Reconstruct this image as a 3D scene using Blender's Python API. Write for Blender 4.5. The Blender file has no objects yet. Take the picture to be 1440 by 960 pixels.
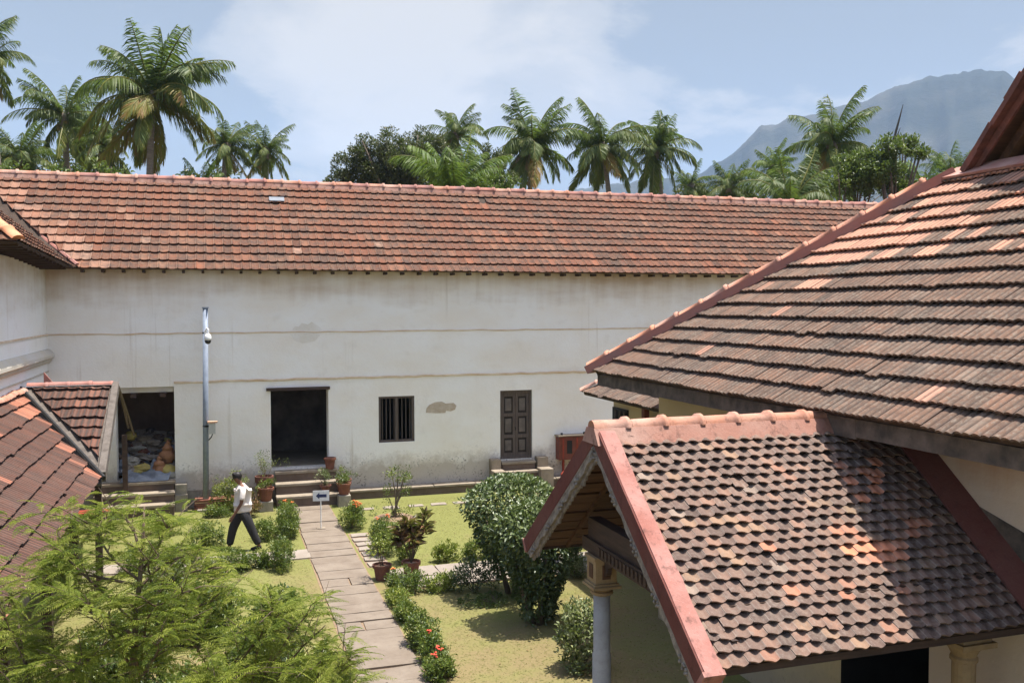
import bpy, math, random
import numpy as np
from mathutils import Vector, Matrix, Quaternion

R = random.Random(11)
NR = np.random.RandomState(5)
scene = bpy.context.scene
C = scene.collection
rad = math.radians

# ------------------------------------------------------------------ camera
EYE = np.array([0.0, 0.0, 5.2])
yaw, pitch, roll = rad(17.8), rad(-2.2), rad(-0.15)
FW = np.array([math.sin(yaw)*math.cos(pitch), math.cos(yaw)*math.cos(pitch), math.sin(pitch)])
_r = np.array([math.cos(yaw), -math.sin(yaw), 0.0]); _u = np.cross(_r, FW)
RT = math.cos(roll)*_r + math.sin(roll)*_u
UP = -math.sin(roll)*_r + math.cos(roll)*_u
cam_d = bpy.data.cameras.new('camera'); cam = bpy.data.objects.new('camera', cam_d); C.objects.link(cam)
cam_d.sensor_width = 36; cam_d.lens = 36*1300/1440; cam_d.clip_start = 0.1; cam_d.clip_end = 12000
m = Matrix.Identity(4)
for i in range(3):
    m[i][0], m[i][1], m[i][2], m[i][3] = RT[i], UP[i], -FW[i], EYE[i]
cam.matrix_world = m
scene.camera = cam

def spot(px, py, depth):
    """a place at the given distance along the view, taken from image pixel positions"""
    return EYE + depth*(FW + RT*(px-720)/1300 - UP*(py-480)/1300)
def ground(px, py, z=0.0):
    d = FW + RT*(px-720)/1300 - UP*(py-480)/1300
    return EYE + d*((z-EYE[2])/d[2])

# ------------------------------------------------------------------ light, sky, exposure
SUN = Vector((0.24, -0.03, 1.0)).normalized()
SUN_STRENGTH, SKY_STRENGTH, EXPOSURE = 4.25, 0.138, 1.25
sd = bpy.data.lights.new('sun', 'SUN'); so = bpy.data.objects.new('sun', sd); C.objects.link(so)
sd.energy = SUN_STRENGTH; sd.angle = rad(0.5); sd.color = (1.0, 0.955, 0.88)
so.rotation_mode = 'QUATERNION'; so.rotation_quaternion = SUN.to_track_quat('Z', 'Y')
so.location = (20, 20, 60)
scene.view_settings.view_transform = 'Standard'; scene.view_settings.look = 'None'
scene.view_settings.exposure = EXPOSURE; scene.view_settings.gamma = 1
scene.view_settings.use_curve_mapping = False
scene.cycles.max_bounces = 7; scene.cycles.diffuse_bounces = 4; scene.cycles.glossy_bounces = 2
scene.cycles.transmission_bounces = 3; scene.cycles.transparent_max_bounces = 4; scene.cycles.volume_bounces = 1
scene.cycles.use_denoising = True
scene.cycles.sample_clamp_indirect = 8

class NT:
    def __init__(self, tree):
        self.t = tree
    def add(self, typ, ins=None, **props):
        n = self.t.nodes.new(typ)
        for k, v in props.items(): setattr(n, k, v)
        for k, v in (ins or {}).items():
            s = n.inputs[k]
            if isinstance(v, bpy.types.NodeSocket): self.t.links.new(v, s)
            else:
                if isinstance(v, tuple) and len(v) == 3 and s.type == 'RGBA': v = (*v, 1)
                s.default_value = v
        return n
    def math(self, op, a, b=0.0, clamp=False):
        return self.add('ShaderNodeMath', {0: a, 1: b}, operation=op, use_clamp=clamp).outputs[0]
    def mix(self, f, a, b, blend='MIX'):
        n = self.t.nodes.new('ShaderNodeMix'); n.data_type = 'RGBA'; n.blend_type = blend; n.clamp_factor = True
        for s, v in ((n.inputs[0], f), (n.inputs[6], a), (n.inputs[7], b)):
            if isinstance(v, bpy.types.NodeSocket): self.t.links.new(v, s)
            else: s.default_value = (*v, 1) if isinstance(v, tuple) and len(v) == 3 else v
        return n.outputs[2]
    def ramp(self, f, stops, interp='LINEAR'):
        n = self.t.nodes.new('ShaderNodeValToRGB'); cr = n.color_ramp; cr.interpolation = interp
        while len(cr.elements) < len(stops): cr.elements.new(0.5)
        for e, (p, c) in zip(cr.elements, stops):
            e.position = p; e.color = (*c, 1) if isinstance(c, tuple) else (c, c, c, 1)
        self.t.links.new(f, n.inputs[0]); return n.outputs[0]
    def noise(self, vec, scale, detail=4, rough=0.55, out=0, dist=0.0):
        ins = {'Scale': scale, 'Detail': detail, 'Roughness': rough, 'Distortion': dist}
        if vec is not None: ins['Vector'] = vec
        return self.add('ShaderNodeTexNoise', ins).outputs[out]
    def maprange(self, v, a, b, c=0.0, d=1.0):
        return self.add('ShaderNodeMapRange', {0: v, 1: a, 2: b, 3: c, 4: d}).outputs[0]
    def scalevec(self, v, s):
        return self.add('ShaderNodeVectorMath', {0: v, 1: s}, operation='MULTIPLY').outputs[0]

world = bpy.data.worlds.new('World'); scene.world = world; world.use_nodes = True
wt = NT(world.node_tree); world.node_tree.nodes.clear()
sky = wt.add('ShaderNodeTexSky', sky_type='NISHITA', sun_disc=False, sun_elevation=math.asin(SUN.z),
             sun_rotation=math.atan2(SUN.x, SUN.y), altitude=50, air_density=1.0, dust_density=2.2, ozone_density=1.3)
tc = wt.add('ShaderNodeTexCoord').outputs['Generated']
sep = wt.add('ShaderNodeSeparateXYZ', {0: tc})
den = wt.math('ADD', wt.math('MAXIMUM', sep.outputs[2], 0.0), 0.22)
cv = wt.add('ShaderNodeCombineXYZ', {0: wt.math('DIVIDE', sep.outputs[0], den), 1: wt.math('DIVIDE', sep.outputs[1], den), 2: 0.0}).outputs[0]
cn = wt.noise(cv, 2.3, 8, 0.6, dist=0.3)
cn2 = wt.noise(cv, 0.5, 2, 0.5)
cover = wt.math('ADD', wt.math('MULTIPLY', cn, 0.75), wt.math('MULTIPLY', cn2, 0.45))
def blob(px, py, r, k):
    d = FW + RT*(px-720)/1300 - UP*(py-480)/1300; d = d/np.linalg.norm(d)
    dv = wt.add('ShaderNodeVectorMath', {0: tc, 1: tuple(d)}, operation='DISTANCE').outputs[1]
    return wt.math('MULTIPLY', wt.maprange(dv, r, 0.0), k)
for b in ((585, 50, 0.20, 0.20), (440, 75, 0.11, 0.15), (585, 165, 0.14, 0.11), (830, 105, 0.10, 0.11), (560, -90, 0.22, 0.15)):
    cover = wt.math('ADD', cover, blob(*b))
cmask = wt.ramp(cover, ((0.62, 0.0), (0.72, 0.55), (0.86, 0.95)), 'EASE')
cmask = wt.math('MULTIPLY', cmask, wt.maprange(sep.outputs[2], 0.03, 0.16))
pale = wt.mix(wt.maprange(sep.outputs[2], 0.75, 0.33, 0.0, 0.88), sky.outputs[0], (1.00, 1.02, 0.98))
wcol = wt.mix(cmask, pale, (2.42, 2.30, 2.12))
bg = wt.add('ShaderNodeBackground', {'Color': wcol, 'Strength': SKY_STRENGTH})
wo = wt.add('ShaderNodeOutputWorld', {'Surface': bg.outputs[0]})

# ------------------------------------------------------------------ mesh helpers
def fast_mesh(name, V, F, tint=None, mats=(), smooth=False, mi=None):
    """F: (n,k) int array, or a list of face index lists"""
    me = bpy.data.meshes.new(name)
    V = np.asarray(V, dtype=np.float32)
    if isinstance(F, np.ndarray):
        n, k = F.shape
        me.vertices.add(len(V)); me.vertices.foreach_set('co', V.ravel())
        me.loops.add(n*k); me.loops.foreach_set('vertex_index', F.astype(np.int32).ravel())
        me.polygons.add(n); me.polygons.foreach_set('loop_start', (np.arange(n)*k).astype(np.int32))
    else:
        me.from_pydata(V.tolist(), [], F)
    if mi is not None: me.polygons.foreach_set('material_index', np.asarray(mi, dtype=np.int32))
    me.update(calc_edges=True)
    if tint is not None:
        T = np.asarray(tint, dtype=np.float32)
        if T.ndim == 1: T = np.tile(T, (len(V), 1))
        a = me.attributes.new('tint', 'FLOAT_COLOR', 'POINT')
        a.data.foreach_set('color', np.hstack([T, np.ones((len(V), 1), np.float32)]).ravel())
    if smooth: me.polygons.foreach_set('use_smooth', np.ones(len(me.polygons), dtype=bool))
    for x in (mats if isinstance(mats, (tuple, list)) else (mats,)): me.materials.append(x)
    return me

WM = {}
def link(name, me, parent=None, matrix=None, label=None):
    o = bpy.data.objects.new(name, me); C.objects.link(o)
    if parent is not None:
        o.parent = parent
        o.matrix_parent_inverse = WM[parent.name].inverted()
    mw = matrix if matrix is not None else Matrix.Identity(4)
    o.matrix_basis = mw; WM[o.name] = mw.copy()
    if label: o['label'] = label
    return o
def tag(o, label=None, cat=None, group=None, kind=None):
    if label: o['label'] = label
    if cat: o['category'] = cat
    if group: o['group'] = group
    if kind: o['kind'] = kind
    return o
def thing(name, loc, label, cat, group=None):
    o = link(name, None, matrix=Matrix.Translation(Vector(loc)))
    return tag(o, label, cat, group)

class MB:
    def __init__(s): s.v, s.f, s.t, s.m = [], [], [], []; s.cur = (0.5, 0.0, 0.5); s.mat = 0
    def _add(s, vs, fs):
        b = len(s.v); s.v += [tuple(map(float, p)) for p in vs]; s.t += [s.cur]*len(vs)
        for f in fs: s.f.append([b+i for i in f]); s.m.append(s.mat)
    def quad(s, a, b, c, d): s._add((a, b, c, d), ((0, 1, 2, 3),))
    def box(s, lo, hi, rz=0.0, bev=0.0):
        (x0, y0, z0), (x1, y1, z1) = lo, hi
        vs = [(x0,y0,z0),(x1,y0,z0),(x1,y1,z0),(x0,y1,z0),(x0,y0,z1),(x1,y0,z1),(x1,y1,z1),(x0,y1,z1)]
        if bev:
            b = bev
            vs = [(x0,y0,z0),(x1,y0,z0),(x1,y1,z0),(x0,y1,z0),(x0,y0,z1-b),(x1,y0,z1-b),(x1,y1,z1-b),(x0,y1,z1-b),
                  (x0+b,y0+b,z1),(x1-b,y0+b,z1),(x1-b,y1-b,z1),(x0+b,y1-b,z1)]
        if rz:
            cx, cy = (x0+x1)/2, (y0+y1)/2; c, n = math.cos(rz), math.sin(rz)
            vs = [(cx+(x-cx)*c-(y-cy)*n, cy+(x-cx)*n+(y-cy)*c, z) for x, y, z in vs]
        fs = [(3,2,1,0),(0,1,5,4),(1,2,6,5),(2,3,7,6),(3,0,4,7)]
        fs += [(4,5,6,7)] if not bev else [(4,5,9,8),(5,6,10,9),(6,7,11,10),(7,4,8,11),(8,9,10,11)]
        s._add(vs, fs); return s
    def beam(s, a, b, w, h, up=(0, 0, 1), taper=1.0):
        a, b = Vector(a), Vector(b); d = (b-a).normalized(); sd_ = d.cross(Vector(up)).normalized(); u = sd_.cross(d).normalized()
        vs = []
        for p, k in ((a, 1.0), (b, taper)):
            for i, j in ((-1,-1),(1,-1),(1,1),(-1,1)): vs.append(p+sd_*(i*w*k/2)+u*(j*h*k/2))
        s._add(vs, [(0,1,2,3),(7,6,5,4),(1,0,4,5),(2,1,5,6),(3,2,6,7),(0,3,7,4)]); return s
    def prism(s, poly, off):
        """poly: 3D points of one face, off: extrusion vector"""
        n = len(poly); a = [Vector(p) for p in poly]; o = Vector(off)
        s._add(a+[p+o for p in a], [tuple(range(n))[::-1], tuple(range(n, 2*n))]+[(i, (i+1) % n, n+(i+1) % n, n+i) for i in range(n)]); return s
    def tube(s, pts, radii, n=6, cap=True):
        pts = [Vector(p) for p in pts]
        if not isinstance(radii, (list, tuple)): radii = [radii]*len(pts)
        vs, fs = [], []; prev = None
        for i, p in enumerate(pts):
            d = (pts[min(i+1, len(pts)-1)]-pts[max(i-1, 0)])
            d = d.normalized() if d.length > 1e-9 else Vector((0, 0, 1))
            if prev is None: x = d.orthogonal().normalized()
            else:
                x = prev-d*prev.dot(d); x = x.normalized() if x.length > 1e-6 else d.orthogonal().normalized()
            prev = x; y = d.cross(x)
            for k in range(n):
                a = 2*math.pi*k/n; vs.append(p+(x*math.cos(a)+y*math.sin(a))*radii[i])
        for i in range(len(pts)-1):
            for k in range(n): fs.append((i*n+k, i*n+(k+1) % n, (i+1)*n+(k+1) % n, (i+1)*n+k))
        if cap: fs += [tuple(range(n))[::-1], tuple(range((len(pts)-1)*n, len(pts)*n))]
        s._add(vs, fs); return s
    def lathe(s, c, prof, n=14):
        cx, cy, cz = c; vs, fs = [], []
        for r, z in prof:
            for k in range(n):
                a = 2*math.pi*k/n; vs.append((cx+r*math.cos(a), cy+r*math.sin(a), cz+z))
        for i in range(len(prof)-1):
            for k in range(n): fs.append((i*n+k, i*n+(k+1) % n, (i+1)*n+(k+1) % n, (i+1)*n+k))
        fs += [tuple(range(n))[::-1], tuple(range((len(prof)-1)*n, len(prof)*n))]
        s._add(vs, fs); return s
    def ball(s, c, r, n=8, sq=(1, 1, 1), jit=0.0):
        prof = [(math.sin(math.pi*i/n), -math.cos(math.pi*i/n)) for i in range(n+1)]
        vs, fs, k2 = [], [], n+2
        for a, z in prof:
            for k in range(k2):
                t = 2*math.pi*k/k2; q = r*(1+R.uniform(-jit, jit))
                vs.append((c[0]+q*a*math.cos(t)*sq[0], c[1]+q*a*math.sin(t)*sq[1], c[2]+q*z*sq[2]))
        for i in range(n):
            for k in range(k2): fs.append((i*k2+k, i*k2+(k+1) % k2, (i+1)*k2+(k+1) % k2, (i+1)*k2+k))
        s._add(vs, fs); return s
    def mesh(s, name, mats, smooth=False):
        return fast_mesh(name, np.array(s.v), s.f, np.array(s.t), mats, smooth, s.m)
    def build(s, name, mats, parent=None, smooth=False, label=None):
        return link(name, s.mesh(name, mats, smooth), parent, label=label)

def bx(name, lo, hi, m, parent=None, bev=0.0, rz=0.0, label=None):
    b = MB(); b.box(lo, hi, rz, bev); return b.build(name, m, parent, label=label)
def copy_part(o, parent, matrix, name=None):
    c = o.copy(); C.objects.link(c)
    if name: c.name = name
    c.parent = parent; c.matrix_parent_inverse = WM[parent.name].inverted(); c.matrix_basis = matrix; WM[c.name] = matrix.copy()
    return c

# ------------------------------------------------------------------ materials
def new_mat(name):
    ma = bpy.data.materials.new(name); ma.use_nodes = True; t = ma.node_tree; t.nodes.clear()
    n = NT(t); n.ma = ma; n.pos = n.add('ShaderNodeNewGeometry').outputs['Position']
    n.obj = n.add('ShaderNodeTexCoord').outputs['Object']
    return n
def finish(n, col, rough=0.8, bump=None, bump_d=0.01, spec=0.3, metal=0.0, trans=None):
    ins = {'Base Color': col, 'Roughness': rough, 'Metallic': metal, 'Specular IOR Level': spec}
    if bump is not None:
        ins['Normal'] = n.add('ShaderNodeBump', {'Height': bump, 'Strength': 0.6, 'Distance': bump_d}).outputs[0]
    p = n.add('ShaderNodeBsdfPrincipled', ins); sh = p.outputs[0]
    if trans is not None:
        tr = n.add('ShaderNodeBsdfTranslucent', {'Color': trans[0]})
        sh = n.add('ShaderNodeMixShader', {0: trans[1], 1: sh, 2: tr.outputs[0]}).outputs[0]
    n.add('ShaderNodeOutputMaterial', {'Surface': sh}); return n.ma
def tintsep(n):
    a = n.add('ShaderNodeAttribute', attribute_name='tint')
    s = n.add('ShaderNodeSeparateColor', {0: a.outputs['Color']}); return s.outputs[0], s.outputs[1], s.outputs[2]

def simple(name, col, col2=None, scale=6.0, rough=0.8, bump=0.004, spec=0.3, metal=0.0, local=False, stretch=None):
    n = new_mat(name); v = n.obj if local else n.pos
    if stretch: v = n.scalevec(v, stretch)
    f = n.noise(v, scale, 6, 0.62); f2 = n.noise(v, scale*7, 4, 0.6)
    c2 = col2 or tuple(x*0.65 for x in col)
    c = n.mix(n.maprange(f, 0.35, 0.68), col, c2)
    c = n.mix(n.math('MULTIPLY', n.maprange(f2, 0.5, 0.8), 0.35), c, tuple(x*0.6 for x in c2))
    return finish(n, c, rough, n.math('ADD', f, n.math('MULTIPLY', f2, 0.4)), bump, spec, metal)

def plaster(name, base, cream, top0, top1, low0, low1, topcol=(0.46, 0.37, 0.27), mould=1.0):
    n = new_mat(name); z = n.add('ShaderNodeSeparateXYZ', {0: n.pos}).outputs[2]
    a = n.noise(n.scalevec(n.pos, (1, 1, 1.8)), 0.55, 5, 0.6); b = n.noise(n.pos, 2.6, 6, 0.65); g = n.noise(n.pos, 16, 5, 0.6)
    streak = n.math('ADD', n.math('MULTIPLY', n.noise(n.scalevec(n.pos, (3.0, 3.0, 0.3)), 1.2, 5, 0.65), 0.35), n.math('MULTIPLY', n.noise(n.scalevec(n.pos, (0.35, 0.35, 1.4)), 1.3, 5, 0.6), 0.65))
    c = n.mix(n.maprange(a, 0.4, 0.66, 0, 0.75), base, cream)
    c = n.mix(n.math('MULTIPLY', n.maprange(b, 0.56, 0.74), 0.25), c, tuple(x*0.72 for x in cream))
    top = n.math('MULTIPLY', n.maprange(n.math('ADD', z, n.math('MULTIPLY', n.math('SUBTRACT', streak, 0.5), 2.6)), top0, top1), n.maprange(streak, 0.25, 0.6, 0.45, 0.9))
    c = n.mix(top, c, topcol)
    low = n.maprange(n.math('ADD', z, n.math('MULTIPLY', n.math('SUBTRACT', b, 0.5), 1.1)), low1, low0)
    c = n.mix(n.math('MULTIPLY', low, 0.68), c, (0.33, 0.27, 0.205))
    drip = n.math('MULTIPLY', n.maprange(n.noise(n.scalevec(n.pos, (7, 7, 0.18)), 1.0, 4, 0.6), 0.60, 0.72), n.maprange(n.noise(n.pos, 0.45, 3, 0.5), 0.48, 0.66))
    c = n.mix(n.math('MULTIPLY', drip, 0.42), c, (0.47, 0.38, 0.28))
    m2 = n.math('MULTIPLY', n.math('MULTIPLY', n.maprange(g, 0.53, 0.68), n.maprange(b, 0.45, 0.62)), n.maprange(z, low1+0.25, low0+0.1))
    c = n.mix(n.math('MULTIPLY', m2, 0.65*mould), c, (0.07, 0.07, 0.055))
    spk = n.math('MULTIPLY', n.maprange(n.noise(n.pos, 34, 3, 0.6), 0.70, 0.78), 0.4)
    c = n.mix(spk, c, (0.18, 0.15, 0.12))
    return finish(n, c, 0.9, n.math('ADD', b, n.math('MULTIPLY', g, 0.35)), 0.02, 0.15)

def tilemat(name, stops, kk=(0.68, 0.56, 0.52), new=(0.62, 0.24, 0.13), lichen=(0.42, 0.38, 0.33), dark=(0.055, 0.042, 0.036), lich=0.5, drk=0.5, grooves=False):
    stops = tuple((p, tuple(x*q for x, q in zip(c, kk))) for p, c in stops); new, lichen = (tuple(x*q for x, q in zip(c, kk)) for c in (new, lichen))
    n = new_mat(name); r, g, b = tintsep(n)
    base = n.ramp(r, stops)
    n1 = n.noise(n.pos, 5.0, 6, 0.65); n2 = n.noise(n.pos, 28, 6, 0.7); n3 = n.noise(n.pos, 1.1, 4, 0.6); n4 = n.noise(n.pos, 80, 3, 0.6)
    c = n.mix(g, base, n.mix(n.maprange(n1, 0.35, 0.7), new, tuple(min(1, x*1.18+0.03) for x in new)))
    old = n.math('SUBTRACT', 1.0, n.math('MULTIPLY', g, 0.8))
    lf = n.math('MULTIPLY', n.math('MULTIPLY', n.maprange(n.math('ADD', n2, n.math('MULTIPLY', n3, 0.4)), 0.66, 0.88), lich), old)
    c = n.mix(lf, c, lichen)
    df = n.math('MULTIPLY', n.math('MULTIPLY', n.maprange(n.math('ADD', n1, n.math('MULTIPLY', n3, 0.5)), 0.68, 0.92), drk), old)
    c = n.mix(df, c, dark)
    c = n.mix(n.math('MULTIPLY', n.maprange(n4, 0.62, 0.75), 0.45), c, lichen)
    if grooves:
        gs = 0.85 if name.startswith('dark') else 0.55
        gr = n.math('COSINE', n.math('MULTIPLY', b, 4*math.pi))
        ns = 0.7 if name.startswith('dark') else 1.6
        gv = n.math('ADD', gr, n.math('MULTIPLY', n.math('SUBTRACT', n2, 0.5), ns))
        if name.startswith('dark'): c = n.mix(n.maprange(gv, -0.3, -0.95, 0.0, 0.40), c, lichen)  # rib crests painted lighter, as if catching sun, in the lichen colour
        c = n.mix(n.maprange(gv, 0.0, 0.9, 0.0, gs), c, dark)  # groove dirt, deepened to paint the shade between ribs
    else: c = n.mix(n.math('MULTIPLY', n.maprange(n.math('ABSOLUTE', n.math('SUBTRACT', b, 0.5)), 0.44, 0.49), 0.35), c, tuple(x*1.35+.04 for x in lichen))
    return finish(n, c, 0.88, n.math('ADD', n2, n.math('MULTIPLY', n4, 0.5)), 0.006, 0.2)

def leafmat(name, stops, trans=0.32, rough=0.42, spec=0.45, tcol=None):
    n = new_mat(name); r, g, b = tintsep(n)
    c = n.ramp(r, stops)
    f = n.noise(n.pos, 1.3, 3, 0.5)
    c = n.mix(n.maprange(f, 0.3, 0.7, 0.0, 0.35), c, n.ramp(r, tuple((p, (x[0]*1.25, x[1]*1.1, x[2]*0.7)) for p, x in stops)))
    tr = n.mix(0.6, c, tcol or (0.16, 0.24, 0.03))
    return finish(n, c, rough, None, 0, spec, 0, (tr, trans))

def dirty_render(name, col, pale, dirt):
    n = new_mat(name); a = n.noise(n.pos, 1.7, 5, 0.6); b = n.noise(n.pos, 9, 6, 0.7); c_ = n.noise(n.pos, 45, 4, 0.65); d = n.noise(n.scalevec(n.pos, (6, 6, 1.2)), 2.2, 5, 0.65)
    c = n.mix(n.maprange(a, 0.38, 0.66), col, pale)
    c = n.mix(n.math('MULTIPLY', n.maprange(b, 0.55, 0.72), 0.55), c, tuple(x*0.62 for x in col))
    c = n.mix(n.math('MULTIPLY', n.maprange(n.math('ADD', d, n.math('MULTIPLY', b, 0.5)), 0.80, 1.0), dirt), c, (0.05, 0.036, 0.032))
    c = n.mix(n.math('MULTIPLY', n.maprange(c_, 0.60, 0.72), 0.4), c, tuple(min(1, x*1.25+.03) for x in pale))
    return finish(n, c, 0.88, n.math('ADD', b, n.math('MULTIPLY', c_, 0.5)), 0.012, 0.15)
M = {}
M['wall'] = plaster('old white lime plaster', (0.90, 0.88, 0.845), (0.85, 0.785, 0.69), 5.2, 6.35, 0.72, 1.12, (0.54, 0.41, 0.29), 1.5)
M['wall_left'] = plaster('white plaster of the side wing', (0.88, 0.87, 0.85), (0.83, 0.80, 0.74), 5.1, 6.4, 0.4, 1.0, (0.54, 0.43, 0.31))
M['wall_yellow'] = plaster('yellow ochre plaster', (0.58, 0.46, 0.25), (0.50, 0.40, 0.24), 3.6, 4.4, 0.2, 0.9, (0.34, 0.24, 0.13))
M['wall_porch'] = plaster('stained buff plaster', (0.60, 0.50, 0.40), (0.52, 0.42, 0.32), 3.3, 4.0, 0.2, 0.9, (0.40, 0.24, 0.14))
M['ochre'] = simple('ochre plaster line', (0.60, 0.43, 0.28), (0.78, 0.68, 0.55), 2.0, 0.9)
M['cream'] = simple('cream cornice plaster', (0.52, 0.46, 0.35), (0.54, 0.51, 0.46), 1.4, 0.9)
M['brick_bare'] = simple('bare laterite', (0.58, 0.50, 0.41), (0.46, 0.37, 0.28), 7.0, 0.95, 0.02)
M['tile_back'] = tilemat('reddish roof tile', ((0.0, (0.14, 0.075, 0.055)), (0.3, (0.27, 0.12, 0.08)), (0.65, (0.37, 0.165, 0.105)), (0.9, (0.44, 0.225, 0.15)), (1.0, (0.60, 0.40, 0.32))), lich=0.62, drk=0.7, kk=(0.44, 0.385, 0.34), lichen=(0.48, 0.38, 0.29))
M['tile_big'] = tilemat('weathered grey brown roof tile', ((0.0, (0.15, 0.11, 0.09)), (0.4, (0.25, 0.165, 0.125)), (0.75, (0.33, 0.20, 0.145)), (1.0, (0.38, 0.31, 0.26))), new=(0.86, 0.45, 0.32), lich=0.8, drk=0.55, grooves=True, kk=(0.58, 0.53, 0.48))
M['tile_porch'] = tilemat('mottled old country tile', ((0.0, (0.15, 0.115, 0.10)), (0.35, (0.235, 0.172, 0.145)), (0.6, (0.31, 0.215, 0.17)), (0.8, (0.40, 0.25, 0.185)), (0.92, (0.42, 0.31, 0.21)), (1.0, (0.42, 0.35, 0.29))), new=(0.80, 0.34, 0.19), lich=0.5, drk=0.4, kk=(0.62, 0.56, 0.53))
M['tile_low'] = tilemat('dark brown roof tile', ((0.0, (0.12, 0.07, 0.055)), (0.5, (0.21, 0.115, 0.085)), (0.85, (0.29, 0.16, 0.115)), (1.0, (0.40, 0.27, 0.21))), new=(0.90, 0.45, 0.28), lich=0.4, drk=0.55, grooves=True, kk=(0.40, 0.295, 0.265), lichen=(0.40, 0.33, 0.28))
M['redox'] = dirty_render('faded red oxide render', (0.29, 0.12, 0.095), (0.37, 0.195, 0.165), 0.7)
M['ridge'] = dirty_render('washed ridge tile', (0.43, 0.195, 0.125), (0.46, 0.285, 0.225), 0.5)
M['ridge_old'] = simple('weathered ridge mortar', (0.36, 0.155, 0.12), (0.29, 0.165, 0.145), 3.0, 0.9, 0.008)
M['mortar'] = dirty_render('pink lime mortar', (0.31, 0.155, 0.115), (0.36, 0.225, 0.18), 0.6)
M['maroon'] = dirty_render('maroon paint and barge shade', (0.125, 0.042, 0.034), (0.15, 0.065, 0.052), 0.5)  # flashing paint; its dark red also carries the barge face's shade
M['verge'] = simple('stained dark red verge', (0.22, 0.085, 0.06), (0.10, 0.05, 0.04), 5.0, 0.9, 0.015)
M['mortar_red'] = simple('reddish lime wash', (0.34, 0.15, 0.11), (0.44, 0.27, 0.22), 3.0, 0.92, 0.01)
M['mortar_grey'] = simple('grey cement mortar', (0.15, 0.128, 0.11), (0.085, 0.07, 0.06), 7.0, 0.95, 0.012)
M['lath'] = simple('dark roof boarding', (0.07, 0.045, 0.032), (0.04, 0.028, 0.02), 5.0, 0.9)
M['wood'] = simple('dark old timber', (0.075, 0.045, 0.032), (0.04, 0.026, 0.02), 3.0, 0.7, 0.006, stretch=(1, 1, 8))
M['plank'] = simple('brown rafters boarding', (0.13, 0.066, 0.037), (0.065, 0.036, 0.023), 2.2, 0.75, 0.006, stretch=(0.6, 5, 5))
M['door_groove_shade'] = simple('dark door boards', (0.055, 0.044, 0.038), (0.04, 0.032, 0.028), 4.0, 0.85)  # backing behind the rails, groove shade put into the colour
M['door_panel'] = simple('lightened door panel', (0.17, 0.14, 0.12), (0.10, 0.085, 0.075), 4.0, 0.85, 0.006)  # panels toned lighter so the door relief reads
M['door'] = simple('weathered grey brown door timber', (0.135, 0.105, 0.088), (0.085, 0.065, 0.055), 3.0, 0.8, 0.006, stretch=(8, 8, 0.8))
M['grey_wood'] = simple('silvered carved timber', (0.30, 0.265, 0.225), (0.13, 0.11, 0.095), 14.0, 0.9, 0.02)
M['fascia'] = simple('mossy black fascia', (0.055, 0.047, 0.040), (0.16, 0.125, 0.10), 5.0, 0.95, 0.02)
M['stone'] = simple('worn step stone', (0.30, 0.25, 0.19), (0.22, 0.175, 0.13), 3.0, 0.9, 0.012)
M['stone_dark_shade'] = simple('dark stone and riser shade', (0.16, 0.115, 0.09), (0.10, 0.075, 0.06), 2.5, 0.92, 0.01)  # darker copy of the step stone holding riser shade; also plain dark stone
M['stone_pale'] = simple('pale lichened block', (0.32, 0.285, 0.23), (0.21, 0.185, 0.145), 6.0, 0.92, 0.012)
M['paver'] = simple('beige paving slab', (0.205, 0.166, 0.128), (0.155, 0.12, 0.09), 2.2, 0.92, 0.008)
M['paver2'] = simple('pale pinkish paving slab', (0.27, 0.23, 0.19), (0.22, 0.18, 0.145), 2.6, 0.92, 0.006)
M['room'] = simple('soot dark interior plaster', (0.24, 0.20, 0.17), (0.08, 0.065, 0.055), 1.5, 0.95)  # dark mottled plaster for the room behind the open doorway
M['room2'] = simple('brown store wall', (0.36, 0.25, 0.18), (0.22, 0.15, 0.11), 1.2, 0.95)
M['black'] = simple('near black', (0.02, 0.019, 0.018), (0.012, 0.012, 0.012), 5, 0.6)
M['steel'] = simple('galvanised steel', (0.27, 0.315, 0.39), (0.20, 0.235, 0.30), 9.0, 0.55, 0.001, 0.4, 0.0)
M['white'] = simple('white painted metal', (0.80, 0.80, 0.80), (0.72, 0.72, 0.71), 5.0, 0.5, 0.001)
M['dome'] = simple('dark camera dome', (0.02, 0.02, 0.022), (0.015, 0.015, 0.016), 5.0, 0.15, 0.0005, 0.6)
M['boxgrey'] = simple('grey plastic box', (0.52, 0.52, 0.48), (0.42, 0.42, 0.39), 12.0, 0.6)
M['navy'] = simple('navy arrow print', (0.03, 0.04, 0.11), (0.03, 0.04, 0.10), 5.0, 0.6, 0.0005)
M['cabinet'] = simple('rusty red painted steel', (0.20, 0.055, 0.034), (0.12, 0.04, 0.027), 7.0, 0.6)
M['redpaint'] = simple('red painted timber', (0.30, 0.05, 0.028), (0.20, 0.036, 0.022), 6.0, 0.6)
M['terra'] = simple('terracotta pot', (0.235, 0.092, 0.058), (0.16, 0.065, 0.043), 9.0, 0.85)
M['terra_dark'] = simple('dark clay pot', (0.20, 0.085, 0.06), (0.12, 0.055, 0.04), 9.0, 0.85)
M['terra_pale'] = simple('pale clay pot', (0.60, 0.38, 0.25), (0.50, 0.29, 0.19), 9.0, 0.85)
M['soil'] = simple('dry earth', (0.26, 0.18, 0.11), (0.17, 0.115, 0.075), 5.0, 0.97, 0.02)
M['tarp'] = simple('blue grey tarpaulin', (0.27, 0.30, 0.35), (0.19, 0.215, 0.26), 5.0, 0.55, 0.01)
M['sack_o'] = simple('orange woven sack', (0.44, 0.22, 0.115), (0.33, 0.16, 0.085), 9.0, 0.85)
M['sack_y'] = simple('yellow woven sack', (0.50, 0.40, 0.10), (0.42, 0.34, 0.14), 9.0, 0.85)
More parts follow.
